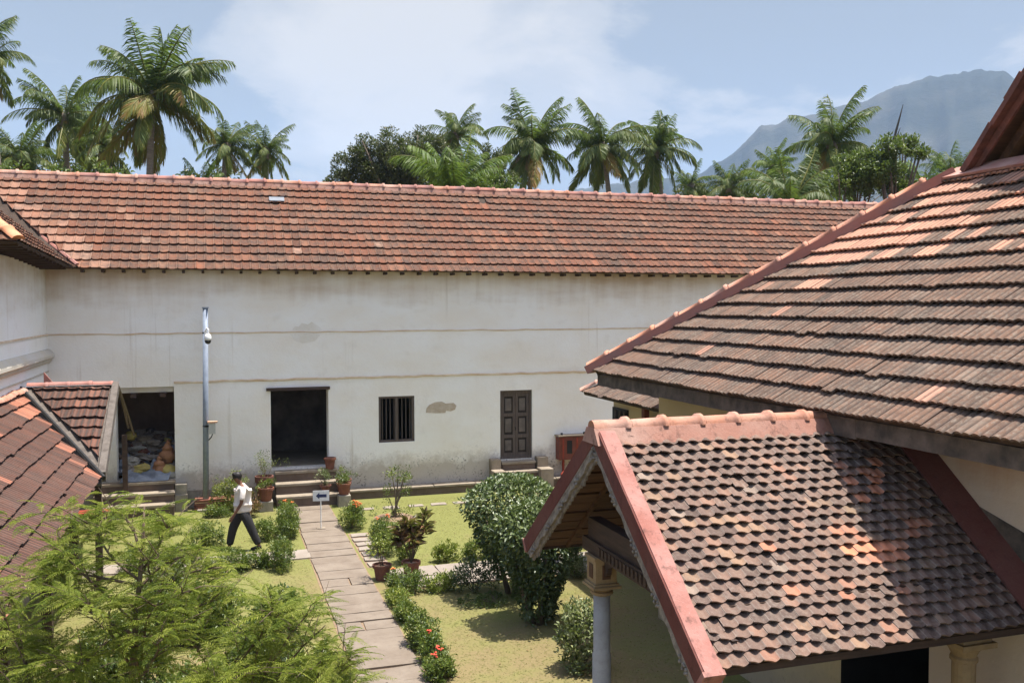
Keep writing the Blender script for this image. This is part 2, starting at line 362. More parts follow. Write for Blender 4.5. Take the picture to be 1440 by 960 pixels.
M['sack_w'] = simple('dirty pale sack', (0.45, 0.42, 0.36), (0.30, 0.28, 0.24), 9.0, 0.85)
M['rubble'] = simple('grey brown rubble', (0.42, 0.35, 0.28), (0.20, 0.175, 0.155), 7.0, 0.95, 0.02)
M['col'] = simple('grey stone column', (0.40, 0.385, 0.365), (0.31, 0.295, 0.275), 3.5, 0.75, 0.004)
M['capital'] = simple('ochre painted capital', (0.33, 0.235, 0.125), (0.23, 0.16, 0.085), 5.0, 0.85, 0.006)
M['bark'] = simple('grey brown bark', (0.19, 0.145, 0.11), (0.10, 0.078, 0.06), 6.0, 0.95, 0.02, stretch=(3, 3, 0.7))
M['twig'] = simple('twig bark', (0.10, 0.066, 0.045), (0.16, 0.12, 0.08), 9.0, 0.9)
M['palmtrunk'] = simple('palm trunk', (0.24, 0.20, 0.165), (0.14, 0.115, 0.095), 3.0, 0.95, 0.03, stretch=(1, 1, 4))
M['deadwood'] = simple('dark dead branch', (0.07, 0.06, 0.055), (0.05, 0.045, 0.04), 6.0, 0.9)
M['coconut'] = simple('coconut husk', (0.22, 0.17, 0.05), (0.16, 0.13, 0.05), 4.0, 0.6)
M['cable'] = simple('black cable', (0.03, 0.03, 0.03), None, 5, 0.6)
M['skin'] = simple('brown skin', (0.17, 0.085, 0.055), (0.145, 0.07, 0.045), 9.0, 0.55, 0.001)
M['hair'] = simple('black hair', (0.012, 0.010, 0.009), (0.018, 0.015, 0.013), 40.0, 0.5, 0.004)
M['shirt'] = simple('off white shirt cotton', (0.74, 0.67, 0.62), (0.68, 0.61, 0.56), 9.0, 0.9, 0.012)
M['trousers'] = simple('black trousers', (0.022, 0.021, 0.022), (0.03, 0.028, 0.028), 8.0, 0.85, 0.01)
M['shoe'] = simple('black leather', (0.016, 0.014, 0.013), (0.025, 0.02, 0.018), 9.0, 0.5)

G3 = lambda a, b, c: ((0.0, a), (0.5, b), (1.0, c))
M['l_palm'] = leafmat('coconut leaflet', ((0.0, (0.30, 0.17, 0.06)), (0.14, (0.25, 0.22, 0.05)), (0.35, (0.15, 0.175, 0.036)), (0.7, (0.085, 0.125, 0.032)), (1.0, (0.05, 0.082, 0.027))), 0.4, 0.5, 0.3)
M['l_palm_bright'] = leafmat('young bright leaflet', ((0.0, (0.26, 0.24, 0.04)), (0.35, (0.14, 0.19, 0.03)), (0.7, (0.11, 0.17, 0.03)), (1.0, (0.06, 0.11, 0.025))), 0.4, 0.5, 0.3)
M['l_mango'] = leafmat('dark dense tree leaf', G3((0.035, 0.045, 0.022), (0.060, 0.070, 0.032), (0.12, 0.12, 0.06)), 0.2, 0.45, 0.5)
M['l_tree'] = leafmat('fresh green tree leaf', G3((0.04, 0.065, 0.018), (0.085, 0.125, 0.03), (0.16, 0.20, 0.05)), 0.3)
M['l_topi'] = leafmat('glossy bush leaf', G3((0.03, 0.05, 0.018), (0.06, 0.095, 0.032), (0.15, 0.185, 0.075)), 0.18, 0.4, 0.5)
M['l_ixora'] = leafmat('hedge leaf', G3((0.05, 0.085, 0.018), (0.10, 0.145, 0.028), (0.20, 0.22, 0.04)), 0.35)
M['l_yellow'] = leafmat('yellow green leaf', G3((0.09, 0.13, 0.02), (0.18, 0.22, 0.035), (0.32, 0.34, 0.06)), 0.35)
M['l_grey'] = leafmat('grey green leaf', G3((0.08, 0.11, 0.04), (0.16, 0.19, 0.08), (0.26, 0.29, 0.15)), 0.25)
M['l_cordy'] = leafmat('dark red cordyline leaf', ((0.0, (0.05, 0.035, 0.02)), (0.5, (0.13, 0.055, 0.03)), (1.0, (0.30, 0.17, 0.10))), 0.3)
M['l_amla'] = leafmat('feathery yellow green leaflet', ((0.0, (0.11, 0.155, 0.03)), (0.4, (0.205, 0.25, 0.04)), (0.75, (0.29, 0.325, 0.06)), (1.0, (0.37, 0.38, 0.11))), 0.5, 0.55, 0.2)
M['petal'] = simple('orange red petal', (0.62, 0.12, 0.035), (0.66, 0.22, 0.06), 20, 0.7)
M['petal_red'] = simple('red petal', (0.66, 0.07, 0.04), (0.6, 0.1, 0.06), 20, 0.7)

def lawnmat():
    n = new_mat('dry lawn'); p = n.pos
    a = n.noise(p, 0.33, 4, 0.55); b = n.noise(p, 2.1, 5, 0.65); c_ = n.noise(p, 17, 5, 0.7)
    y = n.add('ShaderNodeSeparateXYZ', {0: p}).outputs[1]
    green = n.mix(n.maprange(c_, 0.15, 0.9), (0.142, 0.150, 0.043), (0.180, 0.176, 0.062))
    dry = n.mix(n.maprange(c_, 0.15, 0.9), (0.20, 0.158, 0.078), (0.168, 0.13, 0.062))
    f = n.math('ADD', n.math('ADD', n.math('MULTIPLY', a, 0.8), n.math('MULTIPLY', b, 0.6)), n.maprange(y, 22, 13, -0.22, 0.08))
    c = n.mix(n.maprange(f, 0.56, 0.86), green, dry)
    c = n.mix(n.math('MULTIPLY', n.maprange(b, 0.62, 0.76), 0.35), c, (0.21, 0.145, 0.085))
    return finish(n, c, 0.95, c_, 0.012, 0.1)
M['lawn'] = lawnmat()
n = new_mat('grass blade'); r_, g_, b_ = tintsep(n)
M['blade'] = finish(n, n.ramp(r_, ((0.0, (0.15, 0.155, 0.045)), (0.6, (0.18, 0.176, 0.06)), (1.0, (0.205, 0.18, 0.077)))), 0.8, None, 0, 0.2, 0, ((0.24, 0.23, 0.06), 0.35))
n = new_mat('land'); a_ = n.noise(n.pos, 0.05, 6, 0.6)
M['land'] = finish(n, n.mix(n.maprange(a_, 0.35, 0.65), (0.075, 0.085, 0.03), (0.20, 0.155, 0.09)), 0.95, n.noise(n.pos, 3, 5), 0.05, 0.1)
n = new_mat('forested mountain'); a_ = n.noise(n.pos, 0.006, 8, 0.65); a2_ = n.noise(n.pos, 0.05, 6, 0.7)
_mc = n.mix(n.maprange(a_, 0.42, 0.62), (0.030, 0.036, 0.030), (0.058, 0.058, 0.045))
_mc = n.mix(n.math('MULTIPLY', n.maprange(a2_, 0.6, 0.72), n.maprange(a_, 0.5, 0.66)), _mc, (0.20, 0.18, 0.165))
M['mountain'] = finish(n, _mc, 0.95, a2_, 6.0, 0.1)

# ------------------------------------------------------------------ ground, land, mountain, haze
def sheet(name, x0, y0, x1, y1, z, m, kind='structure', parent=None):
    b = MB(); b.quad((x0, y0, z), (x1, y0, z), (x1, y1, z), (x0, y1, z)); o = b.build(name, m, parent); tag(o, kind=kind); return o
g = sheet('ground', -4000, -4000, 4000, 4000, 0.0, M['land']); g['label'] = 'flat ground running out to the foot of the mountain'
lawn = sheet('lawn', -3.9, 3.0, 8.1, 24.83, 0.004, M['lawn']); lawn['label'] = 'patchy sunlit courtyard lawn between the buildings'

def mountain():
    pts = [(820, 262), (880, 250), (940, 246), (985, 242), (1010, 225), (1040, 205), (1058, 188), (1070, 174), (1095, 170), (1130, 161), (1190, 148), (1225, 135),
           (1260, 116), (1300, 105), (1340, 100), (1368, 95), (1390, 92), (1413, 97), (1422, 104), (1440, 118), (1500, 160), (1600, 205), (1800, 250), (2100, 300), (2500, 340)]
    D0 = 2100.0
    xs = np.linspace(800, 2400, 420); ridge = np.interp(xs, [p[0] for p in pts], [p[1] for p in pts])
    js = np.linspace(0, 1, 60)
    from mathutils import noise as mn
    V = []
    for i, px in enumerate(xs):
        d = FW + RT*(px-720)/1300 - UP*(ridge[i]-480)/1300
        h2 = np.array([d[0], d[1]]); ln = np.linalg.norm(h2); tan_ = d[2]/ln
        top = EYE[2] + D0*tan_
        jag = 0.0
        for j, t in enumerate(js):
            dist = 1150 + 1900*t
            hd = D0
            k = (dist-1150)/(hd-1150) if dist < hd else max(0.0, 1-(dist-hd)/(950))
            s_ = k**1.25 if dist < hd else k
            p = h2/ln*dist
            nz = mn.fractal(Vector((p[0]*0.004, p[1]*0.004, 1.7)), 0.9, 2.1, 6)
            gul = abs(mn.noise(Vector((px*0.018, dist*0.0012, 4.0))))
            z = top*s_ + (nz*34 - gul*95*(1-abs(2*s_-1)))*min(1, s_*3)*(0.12 if abs(dist-hd) < 60 else 1.0)
            if 0.8 < s_: z += nz*6+mn.fractal(Vector((p[0]*.03, p[1]*.03, 3.0)), .8, 2.0, 4)*7
            V.append((p[0], p[1], max(z, 0.0)-0.4))
    nj = len(js); F = np.array([[i*nj+j, (i+1)*nj+j, (i+1)*nj+j+1, i*nj+j+1] for i in range(len(xs)-1) for j in range(nj-1)])
    o = link('mountain', fast_mesh('mountain', V, F, None, M['mountain'], True))
    tag(o, 'blue hazy mountain with a blunt rocky peak beyond the palms', kind='structure')
mountain()

hm = bpy.data.materials.new('haze air'); hm.use_nodes = True; hm.node_tree.nodes.clear(); hn = NT(hm.node_tree)
HAZE = 0.00015
pv = hn.add('ShaderNodeVolumePrincipled', {'Color': (0.46, 0.66, 1.0, 1), 'Density': HAZE, 'Anisotropy': 0.0})
hn.add('ShaderNodeOutputMaterial', {'Volume': pv.outputs[0]})
hb = MB(); hb.box((-4100, -4100, -1.4), (4100, 4100, 720)); ho = hb.build('haze', hm); tag(ho, 'thin pale haze in the air over the valley', kind='stuff')

# ------------------------------------------------------------------ roof tiles
def profile(kind, t):
    if kind == 'ribbed': return 0.024*np.abs(np.sin(2*math.pi*t))**0.8 + 0.010*(np.abs(t-0.5) > 0.44)
    if kind == 'flat': return 0.024*np.exp(-((t-0.08)/0.075)**2) + 0.010*np.exp(-((t-0.93)/0.05)**2) - 0.014*np.sin(math.pi*t)
    return 0.0125*np.sin(2*math.pi*t)
def tile_arrays(kind, w, L, lift, th, k):
    t = np.linspace(0, 1, k); h = profile(kind, t); x = (t-0.5)*w
    y0 = -0.020*np.sin(math.pi*t)**0.8+0.008 if kind == 'wave' else (-0.006*np.exp(-((t-0.08)/0.1)**2) if kind == 'flat' else np.zeros(k))
    V = np.concatenate([np.stack([x, y0, lift+h], 1), np.stack([x, np.full(k, L), 0.004+h*0.8], 1), np.stack([x, y0, lift+h-th], 1)])
    F = []
    for i in range(k-1):
        F.append((i, i+1, k+i+1, k+i)); F.append((2*k+i, 2*k+i+1, i+1, i))
    F.append((0, k, 2*k, 0)); F.append((k-1, 3*k-1, 2*k-1, k-1))
    F = [f if f[0] != f[3] else f[:3] for f in F]
    return V, F
def seen(p, margin=30):
    d = np.asarray(p)-EYE; w = d@FW
    if w <= 0.1: return False
    x = 720+1300*(d@RT)/w; y = 480-1300*(d@UP)/w
    return -margin < x < 1440+margin and -margin < y < 960+margin
def lay_tiles(parent, mat, O, U, V, kind, w, expo, smax, ulim, tintfn, lift=0.05, th=0.02, k=9, seed=1, skip=(), stagger=0.0, jit=1.0, name='roof_tile', cap=300, over=0.05):
    rg = np.random.RandomState(seed)
    O, U, V = (np.array(a, float) for a in (O, U, V)); U /= np.linalg.norm(U); V /= np.linalg.norm(V); N = np.cross(U, V); N /= np.linalg.norm(N)
    L = expo+over
    A, F = tile_arrays(kind, w*0.985, L, lift, th, k)
    rows = int(math.ceil(smax/expo-1e-6)); items = []
    wob = rg.uniform(-1, 1, (rows+2, 400))
    for r in range(rows):
        s = r*expo; u0, u1 = ulim(s+expo*0.45)
        st = (r % 2)*stagger*w
        i0 = int(math.floor((u0-st)/w)); i1 = int(math.ceil((u1-st)/w))
        for i in range(i0, i1):
            uc = (i+0.5)*w+st
            if uc+w*0.5 < u0+0.02 or uc-w*0.5 > u1-0.02 or (r, i) in skip: continue
            cut = uc-w*0.5 < max(ulim(s)[0], ulim(s+L)[0], u0) or uc+w*0.5 > min(ulim(s)[1], ulim(s+L)[1], u1) or s+L > smax+0.02
            pos = O+U*uc+V*s
            items.append([pos, uc, s, cut, tintfn(uc, s, rg), np.linalg.norm(pos+V*expo*.5-EYE), r, i])
    order = sorted(range(len(items)), key=lambda q: items[q][5] if (not items[q][3] and seen(items[q][0])) else 1e9)
    single = set(q for q in order[:cap] if not items[q][3] and seen(items[q][0]))
    Vs, Fs, Ts, base = [], [], [], 0
    protos = {}
    for q, (pos, uc, s, cut, t, dist, r, i) in enumerate(items):
        a, b, c = rg.uniform(-1, 1, 3)*jit
        Un = U+N*0.012*a+V*0.010*b; Vn = V+N*0.008*c-U*0.010*b
        slip = -0.035 if rg.rand() < 0.03 else 0.0
        off = N*(0.004*a)+V*(0.012*b*(1 if kind != 'wave' else .7)+0.007*wob[r, (i//3) % 400]+slip)
        if q in single:
            key = tuple(np.round(np.clip((t[0], t[1], 0), 0, 1)*8).astype(int))
            if key not in protos:
                tt = np.tile(np.array(key)/8.0, (len(A), 1)); tt[:, 2] = A[:, 0]/w+0.5; protos[key] = fast_mesh('roof_tile', A, F, tt, mat)
            mw = Matrix.Identity(4); P = pos+off
            for j in range(3): mw[j][0], mw[j][1], mw[j][2], mw[j][3] = Un[j], Vn[j], N[j], P[j]
            link(name, protos[key], parent, mw)
        else:
            B = A.copy()
            if cut:
                sv = s+B[:, 1]; B[:, 1] = np.minimum(B[:, 1], max(smax-s, 0.01))
                lim = np.array([ulim(x) for x in sv]); B[:, 0] = np.clip(B[:, 0], lim[:, 0]-uc, np.maximum(lim[:, 1]-uc, lim[:, 0]-uc+1e-4))
            W = (pos+off)+np.outer(B[:, 0], Un)+np.outer(B[:, 1], Vn)+np.outer(B[:, 2], N)
            Vs.append(W); Fs += [[base+x for x in f] for f in F]; tt = np.tile(np.array(t, float), (len(A), 1)); tt[:, 2] = A[:, 0]/w+0.5; Ts.append(tt); base += len(A)
    if Vs:
        o = link(name+'s' if not name.endswith('s') else name, fast_mesh('roof_tiles', np.concatenate(Vs), Fs, np.concatenate(Ts), mat), parent); o['kind'] = 'stuff'
    return U, V, N

def cap_tile_mesh(L, r, m, h=0.8, collar=0.035):
    """half round ridge tile along +X, collar at its far end, rests at z=0"""
    b = MB(); n = 8
    def ring(x, q): return [(x, q*math.cos(math.pi*i/n), q*h*math.sin(math.pi*i/n)) for i in range(n+1)]
    secs = [(0.0, r*0.95), (L*0.80, r), (L*0.82, r+collar), (L*0.93, r+collar), (L*0.95, r*0.98), (L, r*0.98)]
    vs, fs = [], []
    for x, q in secs: vs += ring(x, q)
    for i in range(len(secs)-1):
        for k in range(n): fs.append((i*(n+1)+k, i*(n+1)+k+1, (i+1)*(n+1)+k+1, (i+1)*(n+1)+k))
    fs.append(tuple(range(n+1))); fs.append(tuple(range((len(secs)-1)*(n+1), len(secs)*(n+1)))[::-1])
    b._add(vs, fs); return b.mesh('ridge_tile', m, True)
def lay_caps(parent, a, b, L, meshes, jit=0.012, lift=0.0, rg=R):
    a, b = Vector(a), Vector(b); d = (b-a).normalized(); y = Vector((0, 0, 1)).cross(d).normalized(); z = d.cross(y)
    cnt = int((b-a).length/L)
    for i in range(cnt):
        p = a+d*(i*L)+z*(lift+rg.uniform(-jit, jit)); y2 = (y+z*rg.uniform(-.03, .03)+d*rg.uniform(-.02, .02)).normalized(); d2 = (d+z*rg.uniform(-.02, .02)).normalized(); z2 = d2.cross(y2)
        mw = Matrix.Identity(4)
        for j in range(3): mw[j][0], mw[j][1], mw[j][2], mw[j][3] = d2[j], y2[j], z2[j], p[j]
        link('ridge_tile', rg.choice(meshes), parent, mw)

# ------------------------------------------------------------------ long back wing
YW, EY, EZ = 25.2, 24.80, 6.13
TB = 0.785; RUN = 3.4; RZ = EZ+TB*RUN; X0, X1 = -12.0, 34.0
back = thing('courtyard_building', (5, YW, 0), 'long whitewashed two storey wing with a red tiled roof across the court', 'building')
openings = {'store': (-2.42, -1.03, 0.78, 3.16), 'dark': (1.37, 2.88, 0.86, 3.03), 'window': (4.24, 5.24, 1.45, 2.72), 'shut': (7.73, 8.70, 0.80, 2.78)}
def wall_with_holes(name, y, x0, x1, z0, z1, holes, depth, m, parent):
    xs = sorted(set([x0, x1]+[h[i] for h in holes for i in (0, 1)])); zs = sorted(set([z0, z1]+[h[i] for h in holes for i in (2, 3)]))
    b = MB()
    for i in range(len(xs)-1):
        for j in range(len(zs)-1):
            cx, cz = (xs[i]+xs[i+1])/2, (zs[j]+zs[j+1])/2
            if any(h[0] < cx < h[1] and h[2] < cz < h[3] for h in holes): continue
            for yy, fl in ((y, False), (y+depth, True)):
                q = [(xs[i], yy, zs[j]), (xs[i+1], yy, zs[j]), (xs[i+1], yy, zs[j+1]), (xs[i], yy, zs[j+1])]
                b.quad(*(q[::-1] if fl else q))
    for h in holes:
        a, c, e, f = h
        b.quad((a, y, e), (a, y, f), (a, y+depth, f), (a, y+depth, e)); b.quad((c, y, f), (c, y, e), (c, y+depth, e), (c, y+depth, f))
        b.quad((a, y, f), (c, y, f), (c, y+depth, f), (a, y+depth, f)); b.quad((a, y+depth, e), (c, y+depth, e), (c, y, e), (a, y, e))
    return b.build(name, m, parent)
wall_with_holes('wall', YW, X0, X1, 0.0, 6.3, list(openings.values()), 0.5, M['wall'], back)
def room(nm, a, c, e, f, deep, m, mf=None):
    y0, y1 = YW+0.502, YW+deep; b = MB()
    b.quad((a, y0, e), (a, y1, e), (a, y1, f), (a, y0, f)); b.quad((c, y0, f), (c, y1, f), (c, y1, e), (c, y0, e))
    b.quad((a, y1, e), (c, y1, e), (c, y1, f), (a, y1, f)); b.quad((a, y0, f), (a, y1, f), (c, y1, f), (c, y0, f))
    b.mat = 1; b.quad((a, y0, e), (c, y0, e), (c, y1, e), (a, y1, e))
    b.build(nm, (m, mf or m), back)
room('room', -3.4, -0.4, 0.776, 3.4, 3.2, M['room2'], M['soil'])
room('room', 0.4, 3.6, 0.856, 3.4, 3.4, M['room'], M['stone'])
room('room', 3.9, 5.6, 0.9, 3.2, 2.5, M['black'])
# uneven plaster lines (string courses)
def string_course(x0, x1, z, dep, hgt, seed):
    rg = random.Random(seed); b = MB(); n = 64; xs = [x0+(x1-x0)*i/n for i in range(n+1)]
    zz = [z+rg.uniform(-.012, .012) for _ in xs]
    for i in range(n):
        vs = []
        for x, q in ((xs[i], zz[i]), (xs[i+1], zz[i+1])):
            vs += [(x, YW+0.01, q-hgt), (x, YW-dep, q-hgt*0.6), (x, YW-dep, q), (x, YW+0.01, q+hgt*0.35)]
        b._add(vs, [(0, 4, 5, 1), (1, 5, 6, 2), (2, 6, 7, 3)])
    return b.build('string_course', M['ochre'], back)
string_course(-3.95, 16, 4.53, 0.022, 0.03, 3); string_course(-1.03, 12, 3.285, 0.032, 0.055, 4)
# flaked plaster patches
def patch(pts, m, thick=0.006, nm='bare_patch'):
    b = MB(); b.prism([(x, YW-0.001, z) for x, z in pts], (0, -thick, 0)); return b.build(nm, m, back)
patch([(5.56, 2.24), (5.58, 2.36), (5.66, 2.45), (5.83, 2.52), (6.02, 2.53), (6.13, 2.47), (6.36, 2.48), (6.44, 2.40), (6.40, 2.29), (6.27, 2.25), (6.14, 2.27), (6.12, 2.21), (5.85, 2.21)], M['brick_bare'])
M['flake'] = simple('flaked plaster', (0.76, 0.71, 0.63), (0.84, 0.81, 0.77), 3, 0.95, 0.01)
patch([(1.95, 4.57), (2.02, 4.68), (2.12, 4.66), (2.2, 4.76), (2.36, 4.72), (2.46, 4.79), (2.6, 4.70), (2.72, 4.60), (2.68, 4.55), (2.3, 4.57)], M['flake'])
patch([(1.90, 4.47), (2.4, 4.49), (2.7, 4.45), (2.55, 4.28), (2.2, 4.22), (2.0, 4.30)], M['flake'])
# doors and window of the wing
lt = bx('lintel', (1.26, YW-0.06, 2.97), (2.92, YW+0.3, 3.05), M['wood'], back)
bx('lintel', (-2.46, YW+0.05, 3.02), (-1.04, YW+0.45, 3.155), M['cream'], back)
for x in (-2.0, -1.3): bx('joist_end', (x-0.07, YW-0.05, 2.90), (x+0.07, YW+0.3, 3.0), M['wood'], back)
df = MB()
for a, c, e, f in ((7.73, 7.80, 0.80, 2.78), (8.63, 8.70, 0.80, 2.78)): df.box((a+.002, YW+0.06, e+.002), (c-.002, YW+0.2, f-.002))
df.box((7.80, YW+0.055, 2.70), (8.63, YW+0.2, 2.776)); df.box((7.80, YW+0.055, 0.802), (8.63, YW+0.2, 0.87))
shut = link('shut_door', df.mesh('door_frame', M['door']), back, label='closed weathered double door with raised panels')
for s, (a, c) in enumerate(((7.80, 8.215), (8.221, 8.63))):
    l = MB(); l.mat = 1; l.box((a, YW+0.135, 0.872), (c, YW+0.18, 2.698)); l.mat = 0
    for z in (0.872, 1.40, 2.02, 2.60): l.box((a+.001, YW+0.095, z), (c-.001, YW+0.121, z+0.095))
    for x in (a+.001, c-0.076): l.box((x, YW+0.097, 0.873), (x+0.075, YW+0.122, 2.697))
    lf = l.build('door_leaf', (M['door'], M['door_groove_shade']), shut)
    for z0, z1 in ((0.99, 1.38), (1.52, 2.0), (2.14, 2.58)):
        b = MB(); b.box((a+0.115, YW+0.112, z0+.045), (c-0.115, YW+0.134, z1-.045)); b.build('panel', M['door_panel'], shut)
hd = MB(); hd.tube([(8.21, YW+0.09, 1.72), (8.21, YW+0.05, 1.70), (8.21, YW+0.05, 1.62)], 0.012, 6); hd.build('handle', M['black'], shut)
wf = MB(); a, c, e, f = openings['window']
wf.box((a, YW+0.03, f-0.06), (c, YW+0.16, f-.002)); wf.box((a, YW+0.03, e+.002), (c, YW+0.16, e+0.06))
for x in (a+.002, c-0.062): wf.box((x, YW+0.035, e+0.06), (x+0.06, YW+0.15, f-0.06))
wf.box(((a+c)/2-0.035, YW+0.033, e+0.06), ((a+c)/2+0.035, YW+0.12, f-0.06))
win = link('window', wf.mesh('window_frame', M['door']), back, label='barred window with a weathered timber frame')
for i in range(8):
    if i in (): continue
    x = a+0.06+(c-a-0.12)*(i+0.5)/8
    b = MB(); b.tube([(x, YW+0.10, e+0.055), (x, YW+0.10, f-0.055)], 0.013, 6); b.build('bar', M['door'], win)
# ledge and plinth
led = bx('plinth_ledge', (3.3, 24.83, 0.0), (20, YW, 0.20), M['stone_dark_shade'], back)
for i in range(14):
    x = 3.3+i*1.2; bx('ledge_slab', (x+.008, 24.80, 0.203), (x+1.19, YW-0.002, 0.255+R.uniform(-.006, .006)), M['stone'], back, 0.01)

# roof of the wing
cosb, sinb = math.cos(math.atan(TB)), math.sin(math.atan(TB)); SB = RUN/cosb
def sheathing(parent, pts, m=M['lath'], name='roof', thick=0.05):
    b = MB(); a, c, d = Vector(pts[0]), Vector(pts[1]), Vector(pts[-1]); nn = (c-a).cross(d-a).normalized()
    if nn.z < 0: nn = -nn
    b.prism([Vector(p)-nn*0.004 for p in pts], -nn*thick); return b.build(name, m, parent)
rb = sheathing(back, [(X0, EY+.06, EZ+.06*TB), (X1, EY+.06, EZ+.06*TB), (X1, EY+RUN, RZ), (X0, EY+RUN, RZ)])
sheathing(back, [(X0, EY+RUN+.02, RZ), (X1, EY+RUN+.02, RZ), (X1, EY+2*RUN, EZ), (X0, EY+2*RUN, EZ)], M['tile_back'], 'rear_roof')
bx('wall', (X0, YW+5.9, 0), (X1, YW+6.2, 6.1), M['wall'], back)
valley_b = lambda s: max(-12.0, -3.16-(s*cosb)*0.9)
def tint_back(u, s, rg):
    x = u
    r = 0.50+0.13*rg.randn()+0.12*math.sin(u*1.7+s*2.1)*math.sin(u*.43+1.3*s); g_ = 0; b = rg.rand()
    dv = u-valley_b(s)
    if dv < 0.75 and rg.rand() < 0.75: return (rg.uniform(0.9, 1.0), rg.uniform(0, .35), b)
    if rg.rand() < 0.08: r = rg.uniform(0.1, 0.3)
    if rg.rand() < 0.05: r = rg.uniform(0.85, 0.97)
    if s < 0.3: b = min(1, b+0.5); r -= 0.08
    if x > 8: r -= 0.06; b += 0.1
    if rg.rand() < 0.03: g_ = 0.35
    return (min(max(r, 0), 1), g_, min(b, 1))
WB = 0.224
hole = (10, int((7.9)/WB)); pale = (9, int(1.52/WB))
lay_tiles(rb, M['tile_back'], (0, EY, EZ), (1, 0, 0), (0, cosb, sinb), 'flat', WB, 0.36, SB-0.10, lambda s: (valley_b(s), 25.0), tint_back, 0.060, 0.026, 13, 21, skip={hole})
ms = [cap_tile_mesh(0.5, 0.13, M['ridge']), cap_tile_mesh(0.5, 0.13, M['ridge_old'])]
bedm = MB(); bedm.prism([(X0, EY+RUN-.17, RZ-.13), (X0, EY+RUN+.17, RZ-.13), (X0, EY+RUN+.10, RZ+.06), (X0, EY+RUN-.10, RZ+.06)], (38, 0, 0)); bedm.build('ridge_bed', M['mortar'], back)
lay_caps(rb, (-8.0, EY+RUN, RZ+0.02), (26, EY+RUN, RZ+0.02), 0.5, ms)
for i in range(42):
    x = -3.1+i*0.47; bx('rafter_end', (x-0.032, EY+0.06, EZ-0.075), (x+0.032, YW+0.02, EZ-0.01), M['wood'], back)
# pale glass tile
b = MB(); p = Vector((1.52, EY+9*0.36*cosb, EZ+9*0.36*sinb+0.07)); up = Vector((0, cosb, sinb)); b.prism([p, p+Vector((0.42, 0, 0)), p+Vector((0.42, 0, 0))+up*0.2, p+up*0.2], (0, -0.02, 0.02))
M['skylight'] = simple('pale glass tile', (0.16, 0.18, 0.21), (0.12, 0.135, 0.16), 6, 0.5, 0.002); b.build('skylight_tile', M['skylight'], back)

# ------------------------------------------------------------------ left wing
left = thing('side_wing', (-4.5, 22, 0), 'white side wing with a bold cornice at the left end of the court', 'building')
XL = -3.95; HY = 18.2; HZ = 6.36
lw = MB(); lw.box((-12, 19.0, 0), (XL, YW, 6.22)); lw.build('wall', M['wall_left'], left)
c = MB()
prof = [(0.0, 4.17), (0.05, 4.165), (0.15, 4.06), (0.16, 4.03), (0.16, 3.97), (0.09, 3.93), (0.09, 3.88), (0.05, 3.83), (0.0, 3.83)]
c.prism([(XL+x, 18.98, z) for x, z in prof], (0, YW-18.98-0.002, 0)); c.build('cornice', M['cream'], left)
bx('string_course', (XL-.01, 19.0, 4.505), (XL+0.03, YW-.003, 4.54), M['ochre'], left)
bx('string_course', (XL-.01, 19.0, 3.60), (XL+0.025, YW-.003, 3.63), M['cream'], left)
Ul = Vector((0.02, 24.8-HY, EZ+0.03-HZ)).normalized()
OL = Vector((-3.27, HY, HZ)); Vl = Vector((-cosb, 0, sinb))
pl = lambda u, s: OL+Ul*u+Vl*s
rl = sheathing(left, [pl(0, 0), pl(6.6, 0), pl(6.6+3.4, 4.3), pl(3.4, 4.3)])
def tint_left(u, s, rg): return (min(max(0.5+0.2*rg.randn(), 0), 1), 0.0, rg.rand())
lay_tiles(rl, M['tile_back'], OL, Ul, Vl, 'flat', 0.236, 0.34, 4.2, lambda s: (cosb*s, 6.62+0.85*s*cosb), tint_left, 0.05, 0.022, 7, 31)
rl2 = sheathing(left, [(-12, HY, HZ), (-3.30, HY, HZ), (-6.6, HY+3.3, HZ+2.59), (-12, HY+3.3, HZ+2.59)])
lay_tiles(rl2, M['tile_back'], (-8, HY, HZ), (1, 0, 0), (0, cosb, sinb), 'flat', 0.236, 0.34, 3.2, lambda s: (0, 4.72-cosb*s), tint_left, 0.05, 0.022, 7, 32)
cm = [cap_tile_mesh(0.42, 0.13, simple('fresh orange ridge tile', (0.55, 0.22, 0.11), (0.60, 0.27, 0.15), 5), 0.6, 0.02)]
lay_caps(rl, pl(0.0, 0.0)+Vector((0, 0, 0.05)), pl(3.2, 4.0)+Vector((0, 0, 0.06)), 0.42, cm)
for i in range(13):
    y = 18.7+i*0.47; k = (y-HY)/6.6; z = HZ+(EZ-HZ)*k; bx('rafter_end', (XL-.02, y-0.05, z-0.15+.1), (-3.38, y+0.05, z-0.05+.06), M['wood'], left)
b = MB(); b.prism([pl(0.15, 0.12)+Vector((0, 0, -0.05)), pl(6.5, 0.12)+Vector((0, 0, -0.05)), Vector((XL, YW-.02, EZ+.02)), Vector((XL, 18.4, HZ-.0))], (0, 0, -0.03)); b.build('soffit', M['wood'], left)
b = MB(); b.tube([pl(6.7, 0)+Vector((0.05, 0, 0.08)), pl(6.7+2.2, 2.6)+Vector((0.12, 0, 0.10)), pl(6.7+3.4, 4.2)+Vector((0.12, 0, 0.10))], 0.05, 6); b.build('valley_edge', M['ridge_old'], left)

